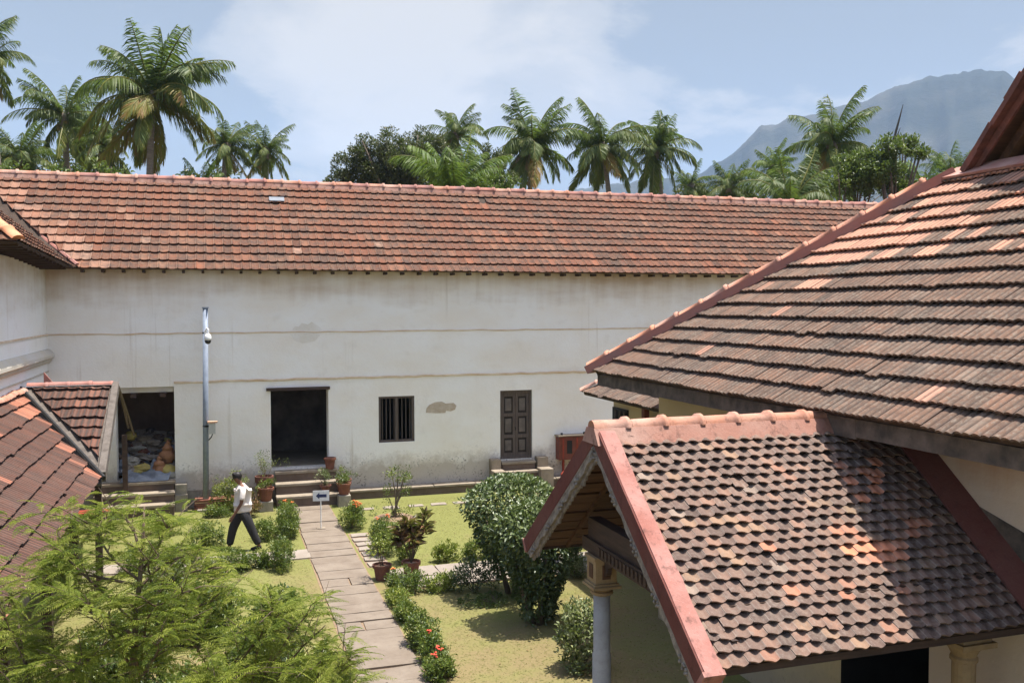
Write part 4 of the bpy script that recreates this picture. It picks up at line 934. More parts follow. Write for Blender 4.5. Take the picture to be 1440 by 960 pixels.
# ------------------------------------------------------------------ coconut palms
def frond_mesh(e0, seed, mat, t0, ragged=0.0):
    """unit length frond leaving the crown at elevation e0 along +X, bending with its weight"""
    rg = np.random.RandomState(seed); n = 26; pts = [np.zeros(3)]; e = e0; dirs = []
    bend = rad(95) if e0 > rad(20) else rad(75)*(0.4+max(0, math.cos(e0))*0.6)
    for i in range(n):
        s = i/n; e_ = max(e0-bend*(s**1.6)*max(0.25, math.cos(e0-0.2))*1.05, -rad(86)); dirs.append(np.array([math.cos(e_), 0, math.sin(e_)])); pts.append(pts[-1]+dirs[-1]/n)
    pts = np.array(pts); sw = rg.uniform(-.12, .12); pts[:, 1] += sw*np.linspace(0, 1, n+1)**2
    P, D, U, L, T = [], [], [], [], []
    per = 3
    for i in range(3, n):
        s = i/n
        for q in range(per):
            f = (q+rg.rand()*.6)/per; p = pts[i]*(1-f)+pts[i+1]*f; d = dirs[min(i, n-1)]
            side = np.array([0, 1.0, 0]); nn = np.cross(d, side)
            ln = 0.27*(math.sin(math.pi*min(1, 0.12+0.86*s))**0.6)
            for sg in (-1, 1):
                if rg.rand() < ragged: continue
                dd = d*(0.55+0.5*s)+side*sg*(0.9-0.25*s)+np.array([0, 0, -0.42-0.5*rg.rand()])-nn*0.05+rg.randn(3)*0.10
                P.append(p); D.append(dd); L.append(ln*rg.uniform(.85, 1.1)); T.append(t0+0.10*rg.randn()-0.15*(s > .85)); U.append(nn)
    P, D, U, L, T = map(np.array, (P, D, U, L, T)); k = len(P)
    D = unit(D); S = unit(np.cross(D, U+rg.randn(k, 3)*.25)); W = 0.0145
    mid = P+D*L[:, None]*0.55+np.array([0, 0, -0.015]); tip = mid+unit(D+np.array([0, 0, -0.75]))*L[:, None]*0.45
    V = np.stack([P-S*W*.35, P+S*W*.35, mid+S*W*.5, mid-S*W*.5, tip], 1).reshape(-1, 3); b = np.arange(k)[:, None]*5
    F3 = [tuple(x) for x in (b+np.array([2, 4, 3])).tolist()]; F4 = [tuple(x) for x in (b+np.array([0, 1, 2, 3])).tolist()]
    TT = np.repeat(np.stack([np.clip(T, 0, 1), np.zeros(k), np.zeros(k)], 1), 5, 0)
    mb = MB(); mb.cur = (0.22, 0, 0); mb.tube(pts[::2], [0.016*(1-0.85*i/(len(pts[::2])-1)) for i in range(len(pts[::2]))], 5)
    V2 = np.array(mb.v)
    return fast_mesh('frond', np.concatenate([V, V2]), F3+F4+[[x+len(V) for x in f] for f in mb.f], np.concatenate([TT, np.array(mb.t)]), mat)
FR = {}
def frond(e_deg, seed, bright, t0):
    key = (e_deg, seed, bright, round(t0, 2))
    if key not in FR: FR[key] = frond_mesh(rad(e_deg), 100+seed*7+e_deg, M['l_palm_bright'] if bright else M['l_palm'], t0, 0.04)
    return FR[key]
def palm(px, py, depth, rpx, label, bright=False, nf=26, young=False, seed=0, yellow=0.0, hang=True, lean=0.0):
    rg = random.Random(500+seed); c = Vector(spot(px, py, depth)); Lf = rpx/1300*depth*1.22
    lean = lean or rg.uniform(-1.6, 1.6); base = Vector((c.x-lean, c.y, 0)); t = thing('coconut_palm', base, label, 'palm tree', 'coconut palms behind the roof')
    b = MB(); H = c.z; pts = [base+Vector((lean*(k/9)**1.7, 0, H*k/9)) for k in range(10)]
    r0 = 0.19 if not young else 0.14
    b.tube(pts, [r0*(1.35 if k == 0 else 1)*(1-0.25*k/9) for k in range(10)], 10); b.build('trunk', M['palmtrunk'], t, True)
    if not young:
        bc = MB(); bc.ball(c+Vector((0, 0, -.15)), r0*1.7, 7, (1, 1, 1.5)); bc.build('crown_base', M['palmtrunk'], t, True)
    levels = [(78, .09), (62, .15), (46, .16), (28, .14), (10, .13), (-12, .14), (-38, .14), (-62, .12)] if hang else [(82, .2), (66, .3), (48, .3), (28, .2)]
    ga = rg.uniform(0, 6)
    cnt = 0
    for e, fr_ in levels:
        for q in range(max(1, round(1.3*nf*fr_))):
            cnt += 1; ga += 2.39996+rg.uniform(-.6, .6)
            if rg.random() < .08: continue
            t0 = 0.80-0.05*rg.random() if e > 40 else (0.62 if e > -20 else 0.46)
            if yellow and e < 20 and rg.random() < yellow: t0 = 0.17
            elif e < -30 and rg.random() < 0.22: t0 = 0.06
            me = frond(e, rg.randrange(2), bright, t0)
            mw = Matrix.Translation(c)@Matrix.Rotation(ga, 4, 'Z')@Matrix.Rotation(rg.uniform(-.22, .22), 4, 'Y')@Matrix.Rotation(rg.uniform(-.6, .6), 4, 'X')@Matrix.Scale(Lf*rg.uniform(.74, 1.12), 4)
            link('frond', me, t, mw)
    if not young and depth < 52:
        for q in range(7):
            a = rg.uniform(0, 6.28); b = MB(); b.ball(c+Vector((.33*math.cos(a), .33*math.sin(a), -.32-.3*rg.random())), .12, 6, (1, 1, 1.2)); b.build('coconut', M['coconut'], t, True)
    return t
PALMS = [
    (214, 137, 43, 98, 'tallest coconut palm, its lower fronds gone yellow, left of the court', dict(nf=40, yellow=.6, seed=1)),
    (92, 165, 50, 66, 'slender coconut palm with drooping fronds just left of the tallest palm', dict(nf=26, seed=2)),
    (-22, 85, 44, 62, 'coconut palm half out of view whose fronds reach in at the left edge', dict(nf=22, seed=3)),
    (28, 222, 47, 52, 'dark low coconut palm crown rising just over the ridge at the far left', dict(nf=24, seed=4)),
    (150, 205, 47, 50, 'shaded coconut palm tucked behind the left side of the tallest palm', dict(nf=22, seed=5)),
    (318, 205, 56, 44, 'small coconut palm right of the tallest palm, leaning against its neighbour', dict(nf=22, seed=6)),
    (374, 212, 58, 42, 'small coconut palm standing clear against the sky left of the dark tree', dict(nf=22, seed=7)),
    (640, 190, 62, 46, 'coconut palm whose head rises from behind the dark rounded tree', dict(nf=20, seed=8)),
    (749, 205, 54, 66, 'bushy coconut palm with a full round head right of the dark tree', dict(nf=32, seed=10)),
    (848, 205, 56, 66, 'upright coconut palm, left one of the pair over the middle of the ridge', dict(nf=28, seed=11)),
    (921, 212, 58, 58, 'upright coconut palm, right one of the pair over the middle of the ridge', dict(nf=26, seed=12)),
    (1170, 205, 52, 68, 'big coconut palm standing before the blue mountain', dict(nf=28, seed=13)),
    (1088, 238, 60, 38, 'yellow green coconut palm head beside the big palm before the mountain', dict(nf=20, seed=14, bright=True, yellow=.3)),
    (972, 262, 64, 34, 'low palm tuft peeping over the ridge where the mountain slope begins', dict(nf=18, seed=15)),
    (1025, 262, 62, 42, 'low spreading palm over the ridge beneath the shoulder of the mountain', dict(nf=22, seed=16)),
    (1338, 250, 66, 40, 'small palm at the foot of the mountain beside the hall roof', dict(nf=18, seed=17, hang=False)),
]
for a in PALMS: palm(*a[:5], **a[5])
palm(640, 275, 40, 84, 'young bright green palm with upright fronds in front of the dark tree', bright=True, nf=13, young=True, seed=20, hang=False)
palm(1112, 290, 44, 80, 'young upright palm low over the ridge left of the big mountain palm', bright=False, nf=15, young=True, seed=21, hang=False)
palm(1303, 290, 52, 62, 'young palm with stiff upright fronds next to the hall roof', bright=True, nf=9, young=True, seed=22, hang=False)
palm(285, 268, 44, 40, 'young green palm tuft at the foot of the tallest palm', bright=True, nf=11, young=True, seed=23, hang=False)

# ------------------------------------------------------------------ broadleaf trees behind the roof
def broad_tree(name, label, px, depth, blobs, mat, Lf, per, nclump, group='leafy trees behind the roof', trunk_r=0.22):
    """blobs: (px, py, rx_px, ry_px) lobes of the crown"""
    s = depth/1300; base = spot(px, 431, depth); base[2] = 0
    t = thing(name, base, label, 'tree', group)
    cs, rs = [], []
    lobes = []
    for bx_, by_, rx, ry in blobs:
        c = spot(bx_, by_, depth+NR.uniform(-1, 1)); lobes.append((c, rx*s, ry*s))
        k = int(nclump*rx*ry/2000)+6
        d = rand_dirs(k); rr = NR.rand(k, 1)**(1/2.4)
        cs.append(c+d*rr*np.array([rx*s, rx*s*0.8, ry*s])); rs.append(NR.uniform(.35, .75, k)*max(0.35, rx*s*0.30))
    cs, rs = np.concatenate(cs), np.concatenate(rs)
    leaf_obj('crown', [clump_leaves(cs, rs, per, Lf, Lf*0.45, shell=0.25)], mat, t)
    b = MB(); top = Vector(np.mean([l[0] for l in lobes], 0)); fork = Vector((base[0], base[1], max(1.5, top.z*0.45)))
    b.tube([Vector(base), (Vector(base)+fork)/2+Vector((.08, 0, 0)), fork], [trunk_r*1.3, trunk_r, trunk_r*.85], 8); b.build('trunk', M['bark'], t, True)
    for c, rx, ry in lobes:
        c = Vector(c); b = MB(); mid = fork.lerp(c, .5)+Vector((NR.uniform(-.3, .3), NR.uniform(-.3, .3), .2)); b.tube([fork, mid, c+Vector((0, 0, ry*.3))], [trunk_r*.6, trunk_r*.35, trunk_r*.12], 6)
        for q in range(3):
            e = c+Vector((NR.uniform(-1, 1)*rx*.8, NR.uniform(-1, 1)*rx*.5, NR.uniform(-.2, .9)*ry)); b.tube([mid, mid.lerp(e, .6)+Vector((0, 0, .15)), e], [trunk_r*.28, trunk_r*.16, trunk_r*.05], 5)
        b.build('limb', M['bark'], t, True)
    return t
broad_tree('mango_tree', 'broad dark dense tree rising over the middle of the ridge', 560, 47, [(505, 240, 38, 32), (540, 222, 48, 38), (590, 220, 46, 36), (560, 250, 70, 30), (628, 245, 30, 36), (478, 262, 20, 22)], M['l_mango'], 0.145, 70, 125, trunk_r=0.4)
broad_tree('mango_tree', 'dark tree crown between the broad dark tree and the bushy palm', 685, 50, [(685, 232, 34, 26), (700, 252, 26, 22)], M['l_mango'], 0.145, 66, 120)
broad_tree('bushy_tree', 'bright green low tree at the foot of the bushy palm', 690, 42, [(672, 262, 28, 20), (705, 262, 26, 16), (640, 268, 20, 14)], M['l_tree'], 0.16, 40, 90)
broad_tree('leafy_tree', 'open green tree with a tall spray of leaves before the mountain', 1255, 40, [(1250, 210, 24, 20), (1275, 205, 18, 14), (1240, 235, 34, 26), (1262, 258, 36, 26), (1295, 216, 12, 9)], M['l_tree'], 0.155, 44, 105)
broad_tree('leafy_tree', 'rounded green tree between the big mountain palm and the tall spray tree', 1200, 41, [(1200, 232, 28, 20), (1190, 258, 34, 22), (1222, 250, 30, 26)], M['l_tree'], 0.155, 44, 105)
broad_tree('leafy_tree', 'small green tree low over the ridge left of the big mountain palm', 1145, 46, [(1148, 275, 26, 16), (1060, 275, 20, 14)], M['l_tree'], 0.16, 40, 90)
broad_tree('bushy_tree', 'small leafy bush over the ridge between the two leftmost palms', 150, 40, [(150, 240, 26, 12), (90, 244, 30, 12), (22, 246, 30, 14)], M['l_tree'], 0.22, 20, 70)
broad_tree('bushy_tree', 'dull green undergrowth crown behind the low palms at the far left', 60, 60, [(20, 240, 50, 30), (110, 235, 60, 26), (300, 250, 50, 16)], M['l_mango'], 0.34, 20, 50)
broad_tree('bushy_tree', 'dull green undergrowth crown over the ridge right of the palm pair', 1050, 70, [(985, 272, 40, 12), (1060, 268, 60, 16), (1130, 268, 40, 18), (1330, 272, 60, 22), (1290, 262, 40, 16)], M['l_mango'], 0.36, 20, 50)
db = MB(); p0 = Vector(spot(1256, 200, 40)); dt = thing('dead_tree', (p0.x, p0.y, 0), 'bare dark dead stem sticking up out of the open green tree', 'tree')
db.tube([(p0.x, p0.y, 0), p0, Vector(spot(1264, 170, 40)), Vector(spot(1270, 147, 40))], [.12, .07, .04, .012], 6); db.tube([p0, Vector(spot(1262, 190, 40)), Vector(spot(1266, 180, 40))], [.04, .03, .012], 5); db.build('trunk', M['deadwood'], dt)
# cable slung over the ridge at the left
b = MB(); b.tube([spot(-40, 240, 31), spot(60, 242.5, 31), spot(130, 244, 31), spot(190, 247, 31), spot(205, 262, 31)], 0.018, 5); tag(b.build('cable', M['cable']), 'thin dark cable strung above the ridge at its left end', 'cable')

# ------------------------------------------------------------------ grass
def grass():
    n = 90000; x = NR.uniform(-3.8, 8.1, n); y = NR.uniform(9.5, 24.4, n)
    keep = ~(((x > 1.72) & (x < 2.85)) | ((x > 2.8) & (x < 3.3) & (y > 18.15) & (y < 21.15)) | ((x > 2.8) & (y > 16.5) & (y < 17.95)) | ((x < 1.8) & (y > 19.2) & (y < 20.05)) | ((x < -1.0) & (y > 24.2)) | ((x > 1.3) & (x < 3.2) & (y > 24.2)))
    keep &= ~((x > 3.3) & (x < 6.4) & (y > 23.3) & (y < 23.7))
    x, y = x[keep], y[keep]; n = len(x); a = NR.uniform(0, 6.28, n); h = NR.uniform(.004, .012, n); w = NR.uniform(.008, .014, n)
    lx, ly = NR.randn(n)*.028, NR.randn(n)*.028
    P = np.stack([x, y, np.full(n, .003)], 1); S = np.stack([np.cos(a), np.sin(a), np.zeros(n)], 1)*w[:, None]
    V = np.stack([P-S, P+S, P+np.stack([lx, ly, h], 1)], 1).reshape(-1, 3); F = np.arange(n*3, dtype=np.int32).reshape(-1, 3)
    T = np.repeat(np.stack([NR.rand(n), np.zeros(n), np.zeros(n)], 1), 3, 0)
    o = link('grass', fast_mesh('grass', V, F, T, M['blade'])); tag(o, 'short dry grass blades of the courtyard lawn', kind='stuff')
grass()
k = 220; P = np.stack([NR.uniform(-3.5, 8, k), NR.uniform(9.5, 24.3, k), np.full(k, .016)], 1); V, F, T = leaf_arrays(P, np.stack([NR.randn(k), NR.randn(k), NR.randn(k)*.1], 1), NR.uniform(.03, .07, k), NR.uniform(.02, .035, k), NR.rand(k), up=np.tile([0, 0, 1.0], (k, 1)), droop=.05)
o = link('fallen_leaves', fast_mesh('fallen_leaves', V, F, T, leafmat('dry fallen leaf', G3((0.16, 0.10, 0.05), (0.24, 0.16, 0.075), (0.28, 0.24, 0.10)), .1))); tag(o, 'dry leaves scattered over the lawn and paths', kind='stuff')

# ------------------------------------------------------------------ garden plants
def stems(parent, base, tops, r=0.012, m=None, name='stem'):
    b = MB()
    for t_ in tops:
        t_ = Vector(t_); bs = Vector(base)+Vector((NR.uniform(-.05, .05), NR.uniform(-.05, .05), 0)); mid = bs.lerp(t_, .5)+Vector((NR.uniform(-.05, .05), NR.uniform(-.05, .05), 0.04)); b.tube([bs, mid, t_], [r, r*.8, r*.35], 5)
    return b.build(name, m or M['twig'], parent)
def hedge_bush(x, y, w, d, h, label, mat='l_ixora', leaf=0.055, dens=1.0, flowers=0, petal='petal', cat='shrub', group='low flowering hedge bushes', z=0.0, name='hedge_bush', nst=7, upright=0.6, bottom=0.12):
    t = thing(name, (x, y, z), label, cat, group)
    k = int(44*dens*max(1, w*d*h/0.25)**0.6)+10
    th = NR.uniform(0, 6.28, k); rr = np.sqrt(NR.rand(k)); hh = NR.uniform(bottom, 1, k)**0.9
    tap = 0.75+0.25*np.sin(math.pi*np.clip(hh, 0, 1)*0.9)
    cs = np.stack([x+rr*np.cos(th)*w*.46*tap, y+rr*np.sin(th)*d*.46*tap, z+h*hh*(1-0.25*rr**2)*NR.uniform(.85, 1.06, k)-.03], 1)
    leaf_obj('foliage', [clump_leaves(cs, NR.uniform(.06, .12, k)*(0.6+0.5*h), 30, leaf*.9, leaf*.45, upb=upright, shell=0.15)], M[mat], t)
    stems(t, (x, y, z), cs[:nst], 0.009)
    if flowers:
        idx = np.argsort(-cs[:, 2]+NR.rand(k)*.25)[:flowers]
        b = MB()
        for i in idx:
            c = cs[i]+np.array([NR.uniform(-.03, .03), NR.uniform(-.05, .01), .07])
            for q in range(7): b.ball(c+NR.randn(3)*.018, .016, 4, (1.2, 1.2, .6))
        f = b.build('flower', M[petal], t); f['kind'] = 'stuff'
    return t
HB = hedge_bush
HB(1.50, 21.5, .55, 1.5, .80, 'orange tipped hedge bush on the left edge of the path near the steps', flowers=3, dens=2.0)
HB(0.98, 21.2, .62, .7, .50, 'low green bush just left of the orange tipped hedge bush', dens=1.1)
HB(1.18, 18.7, .52, 1.0, .66, 'green hedge bush left of the path below the side path', dens=1.5)
HB(0.82, 18.95, .42, .5, .40, 'small dark bush at the corner of the side path', dens=.8)
HB(0.25, 18.75, .95, .7, .50, 'spreading hedge bush in front of the walking person', dens=1.6)
HB(-0.65, 18.9, .95, .8, .62, 'thick green hedge bush left of the walking person', dens=1.7)
HB(-0.25, 20.9, .9, .6, .62, 'leafy hedge bush behind the legs of the walking person', dens=1.4)
HB(-1.45, 19.4, .9, .8, .60, 'hedge bush farther left along the side path', dens=1.3)
HB(-1.2, 22.4, 1.0, .7, .55, 'yellowish hedge bush on the lawn before the store steps', mat='l_yellow', dens=1.3)
HB(0.0, 23.9, .8, .5, .35, 'low clump at the foot of the grey camera pole', dens=.9)
HB(2.98, 21.6, .62, .95, .66, 'orange flowered bush on the right edge of the path beside the arrow sign', flowers=7, dens=1.6)
HB(3.32, 19.1, .62, .9, .85, 'upright green bush right of the stepping stones', dens=1.6, flowers=2, upright=1.0)
HB(3.62, 18.35, .45, .5, .75, 'green bush beside the pot of dark red cordyline', dens=1.0, upright=1.0)
HB(4.42, 18.2, .6, .35, .42, 'yellowish young hedge clump left along the cross path', 'l_yellow', dens=.9, upright=1.1)
HB(5.05, 18.18, .62, .4, .46, 'hedge clump in the middle along the cross path', 'l_ixora', dens=1.0, upright=1.0)
HB(5.6, 18.2, .6, .4, .58, 'hedge clump with orange blooms near the clipped bushes', flowers=4, dens=1.1)
HB(7.3, 18.4, 1.6, .5, .55, 'strip of green hedge beyond the porch column', 'l_tree', dens=1.5)
HB(3.22, 16.45, .8, .6, .48, 'dense green bush in front of the two clay pots', flowers=1, dens=1.5)
HB(3.85, 16.35, .7, .55, .36, 'pale green bush at the near edge of the cross path', 'l_yellow', dens=1.0)
HB(2.98, 15.75, .42, .7, .34, 'low yellow green tuft at the bend of the path edge', 'l_yellow', dens=1.0)
HB(2.95, 14.9, .42, .7, .34, 'low hedge tuft between the yellow tuft and the glossy bush', dens=1.0)
HB(2.95, 13.75, .50, .75, .58, 'glossy dark hedge bush on the right path edge', dens=1.6)
HB(2.95, 13.05, .42, .45, .45, 'hedge bush with one red bloom on the right path edge', flowers=1, petal='petal_red', dens=1.0)
HB(2.92, 12.45, .45, .55, .42, 'nearest hedge bush with red blooms on the right path edge', flowers=3, petal='petal_red', dens=1.1)
HB(4.45, 16.15, 1.0, .5, .62, 'dark sprawling shrub at the foot of the rear clipped bush', 'l_topi', dens=1.2)
HB(4.6, 15.4, 1.6, .7, .14, 'creeping weeds in the shade of the rear clipped bush', 'l_tree', dens=.8, leaf=.045, bottom=.3)
HB(6.5, 16.4, .55, .5, .55, 'small pale bush seen just left of the porch capital', 'l_grey', dens=.9)
HB(4.95, 12.15, .75, .7, 1.05, 'loose light leaved shrub beside the porch column', 'l_grey', leaf=.08, dens=.75, name='loose_shrub')
HB(0.35, 24.35, 1.1, .5, 1.05, 'pale feathery plants against the wall between pole and pots', 'l_yellow', leaf=.05, dens=1.5, name='wall_plant')
HB(0.75, 23.6, .5, .5, .75, 'reddish twiggy plant behind the walking person', 'l_cordy', dens=.9, name='wall_plant')
# slender lawn tree
lt_ = thing('young_tree', (4.15, 22.4, 0), 'slender young tree alone on the lawn before the white wall', 'tree')
tops = np.array([[4.15+.25, 22.4, 1.05], [4.05, 22.3, 1.15], [4.4, 22.5, .95], [4.25, 22.45, 1.22], [4.0, 22.4, .5], [4.35, 22.4, .6]])
stems(lt_, (4.12, 22.4, 0), tops, .022, M['bark'], 'trunk')
cs = np.concatenate([tops+NR.randn(6, 3)*.08 for _ in range(3)]+[np.array([4.15, 22.4, .15])+NR.randn(7, 3)*np.array([.22, .15, .05])]); leaf_obj('crown', [clump_leaves(cs, np.full(len(cs), .13), 26, .065, .03, shell=.2)], M['l_ixora'], lt_)
b = MB(); b.lathe((4.12, 22.4, 0.005), [(.5, 0), (.42, .03), (.2, .02)], 14); sl = b.build('earth_ring', M['soil'], lt_)

def clipped_bush(x, y, rx, ry, h, trunks, label, low, side=0):
    t = thing('clipped_bush', (x, y, 0), label, 'bush', 'clipped umbrella bushes by the porch')
    b = MB()
    for i in range(trunks):
        a = i*2.2+0.4; e = Vector((x+rx*.55*math.cos(a), y+ry*.5*math.sin(a), h*.62)); s0 = Vector((x+.08*math.cos(a), y+.08*math.sin(a), 0)); b.tube([s0, s0.lerp(e, .4)+Vector((.04*math.cos(a*3), .03, .08)), e], [.055, .04, .02], 7)
    b.build('trunk', M['bark'], t, True)
    P, D, T = [], [], []
    # dome surface and skirt
    k = 5200; th = NR.uniform(0, 6.28, k); v = NR.rand(k)
    r_ = np.where(v < .55, np.sqrt(v/.55), 1.0); zz = np.where(v < .55, h-(h*.22)*(r_**2.4), 0)
    sk = v >= .55; q = (v-.55)/.45; lowz = low(th)
    zz = np.where(sk, h*.78+(lowz-h*.78)*q, zz); r_ = np.where(sk, 1-0.72*q**1.15, r_)
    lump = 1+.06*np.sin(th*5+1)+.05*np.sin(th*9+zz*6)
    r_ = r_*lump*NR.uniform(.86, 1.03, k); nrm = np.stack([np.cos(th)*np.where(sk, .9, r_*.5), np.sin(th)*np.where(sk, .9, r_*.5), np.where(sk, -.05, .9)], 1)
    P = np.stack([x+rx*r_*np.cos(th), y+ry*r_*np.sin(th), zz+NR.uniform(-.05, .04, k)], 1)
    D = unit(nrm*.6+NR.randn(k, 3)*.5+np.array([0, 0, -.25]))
    T = np.clip(.45+.2*NR.randn(k)+.15*(~sk), 0, 1); A1 = leaf_arrays(P, D, .088*NR.uniform(.7, 1.25, k), .047*NR.uniform(.8, 1.2, k), np.clip(T+.18*(~sk), 0, 1), up=nrm+NR.randn(k, 3)*.35)  # dome leaves tinted paler: light on the top put into their colour
    k = 2600; th = NR.uniform(0, 6.28, k); rr = np.sqrt(NR.rand(k))*.9; q = NR.rand(k); zz = h*.82+(low(th)-h*.82)*q; rr = rr*(1-.68*q)
    P = np.stack([x+rx*rr*np.cos(th), y+ry*rr*np.sin(th), zz], 1); A2 = leaf_arrays(P, rand_dirs(k)+np.array([0, 0, -.3]), .085*NR.uniform(.7, 1.2, k), .045, np.clip(.35+.2*NR.randn(k), 0, 1))
    leaf_obj('foliage', [A1, A2], M['l_topi'], t); return t
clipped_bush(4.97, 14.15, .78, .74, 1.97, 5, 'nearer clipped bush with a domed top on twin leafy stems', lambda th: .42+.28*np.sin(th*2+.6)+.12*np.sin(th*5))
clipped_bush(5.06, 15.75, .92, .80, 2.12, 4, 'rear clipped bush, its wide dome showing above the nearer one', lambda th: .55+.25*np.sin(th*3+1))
for q, sx in enumerate((-.12, .16)):
    cs = np.stack([4.97+sx*(1+NR.rand(16)*.5)+NR.randn(16)*.03, 14.12+NR.randn(16)*.08, np.linspace(.12, .75, 16)], 1); o = leaf_obj('foliage', [clump_leaves(cs, np.full(16, .10), 22, .08, .045, upb=-.1, shell=.3)], M['l_topi'], bpy.data.objects['clipped_bush'])

# ------------------------------------------------------------------ feathery tree in the foreground
def spray_arrays(seed, npair=17, arch=0.35):
    rg = np.random.RandomState(seed); n = npair; s = np.linspace(.1, 1, n); P, D, U, L = [], [], [], []
    px_ = s; pz = arch*(s*.5-s**2*.62)
    for i in range(n):
        p = np.array([px_[i], 0.03*math.sin(s[i]*4+seed), pz[i]]); d = np.array([1, 0, arch*(.5-1.24*s[i])])
        ln = 0.135*(0.55+0.65*math.sin(math.pi*min(1, s[i]*.9+.08)))
        for sg in (-1, 1): P.append(p); D.append(d*.55+np.array([0, sg*.85, -.12])+rg.randn(3)*.08); U.append([0, 0, 1]+rg.randn(3)*.35); L.append(ln)
    P.append(np.array([1.0, 0, pz[-1]])); D.append(np.array([1, 0, -.6])); U.append([0, 0, 1]); L.append(.12)
    P, D, U, L = map(np.array, (P, D, U, L)); k = len(P)
    V, F, T = leaf_arrays(P, D, L, L*.24, np.clip(.5+.16*rg.randn(k), 0, 1), up=U, droop=.05)
    mb = MB(); mb.cur = (.25, 0, 0); mb.tube([(x, .03*math.sin(x*4+seed), arch*(x*.5-x*x*.62)) for x in np.linspace(0, 1, 6)], [.010, .009, .008, .007, .006, .004], 3, False)
    T3 = np.concatenate([T, np.array(mb.t)]); V3 = np.concatenate([V, np.array(mb.v)])
    F3 = F.tolist()+[[q+len(V) for q in f] for f in mb.f]
    return V3, F3, T3
def feathery_tree():
    base = Vector((-.47, 5.86, 0)); t = thing('feathery_tree', base, 'feathery leaved young tree filling the lower left foreground', 'tree')
    rg = random.Random(77); rn = np.random.RandomState(9)
    D0 = 5.5
    top = Vector(spot(203, 712, D0)); b = MB()
    stem = [base, Vector((base.x+.03, base.y, 1.2)), Vector(spot(185, 960, D0)), Vector(spot(192, 860, D0)), Vector(spot(200, 780, D0)), top]
    b.tube(stem, [.035, .028, .020, .016, .012, .005], 8); b.build('trunk', M['twig'], t, True)
    # limbs: (from px,py) to (px,py) with depth offset
    LB = [((188, 925), (60, 800), -.1), ((190, 885), (40, 745), .1), ((196, 815), (110, 745), .15), ((198, 800), (255, 735), -.1), ((200, 770), (150, 715), .05), ((192, 860), (310, 795), .1),
          ((330, 1040), (400, 835), -.15), ((350, 1050), (455, 875), .1), ((190, 900), (330, 805), .25), ((430, 1050), (490, 925), .0), ((300, 1030), (340, 895), -.3), ((60, 1060), (20, 900), -.2),
          ((430, 1060), (440, 940), -.15), ((60, 1060), (100, 935), -.3), ((330, 1040), (445, 850), .05), ((60, 1060), (-25, 790), .15), ((188, 930), (250, 835), -.3), ((196, 830), (280, 770), .2), ((60, 1060), (-30, 950), -.1), ((186, 975), (235, 900), -.45), ((430, 1060), (490, 985), -.1), ((186, 930), (120, 850), -.35), ((300, 1030), (390, 860), -.3),
          ((330, 1060), (300, 955), -.4), ((60, 1070), (30, 985), -.35), ((430, 1070), (380, 975), -.2), ((430, 1060), (480, 960), .2), ((188, 910), (340, 840), .3), ((60, 1060), (150, 900), -.25), ((190, 890), (60, 850), .25), ((196, 820), (10, 840), .3), ((186, 950), (200, 850), -.3), ((300, 1030), (270, 880), .2), ((330, 1040), (410, 900), .2), ((60, 1060), (60, 920), .2), ((192, 850), (230, 780), -.15), ((198, 790), (70, 720), .25)]
    sprays = []; LIMBS = []
    for (ax, ay), (ex, ey), dz in LB:
        a = Vector(spot(ax, ay, D0)); e = Vector(spot(ex, ey, D0+dz+rg.uniform(-.1, .1))); d = e-a; ln = d.length
        side = d.cross(Vector((0, 0, 1))).normalized(); pts = []
        for k in range(8):
            f = k/7; pts.append(a+d*f+Vector((0, 0, .10*ln*math.sin(math.pi*f)))+side*(.05*math.sin(f*5+ex)))
        lb = MB(); lb.tube(pts, [.0075*(1-.75*k/7)+.0015 for k in range(8)], 5); lb.build('limb', M['twig'], t, True); LIMBS.append(pts[2:])
        # side twigs
        tw = []
        nt = int(3+ln*3.2)
        for q in range(nt):
            f = .22+.78*q/nt; i = min(6, int(f*7)); p = pts[i].lerp(pts[i+1], f*7-i); dd = (pts[i+1]-pts[i]).normalized()
            sg = 1 if q % 2 else -1; out = (dd*.7+side*sg*rg.uniform(.4, 1)+Vector((rg.uniform(-.3, .3), rg.uniform(-.5, .5), rg.uniform(.05, .55)))).normalized(); l2 = rg.uniform(.16, .36)
            tw.append([p, p+out*l2*.5+Vector((0, 0, .02)), p+out*l2])
        tw.append([pts[5], pts[6], pts[7]])
        lb = MB()
        for w_ in tw: lb.tube(w_, [.004, .003, .0015], 4, False)
        o = lb.build('twigs', M['twig'], t); o['kind'] = 'stuff'
        for w_ in tw:
            for q in range(rg.randint(4, 6)):
                f = min(1, .10+.90*q/6); p = w_[0].lerp(w_[1], min(1, f*2)) if f < .5 else w_[1].lerp(w_[2], min(1, f*2-1)); dd = (w_[2]-w_[0]).normalized(); s2 = dd.cross(Vector((0, 0, 1))).normalized()
                az = rg.uniform(0, 6.283); out = (dd*.25+Vector((math.cos(az), math.sin(az), rg.uniform(-.30, .38)))).normalized(); sprays.append((p, out, rg.uniform(.13, .22)))
    prof_x = [-30, 0, 60, 110, 200, 260, 320, 380, 430, 480, 510, 530]; prof_y = [790, 775, 742, 712, 700, 732, 800, 830, 815, 850, 890, 985]
    anchors = [Vector(q) for lb_pts in LIMBS for q in lb_pts]
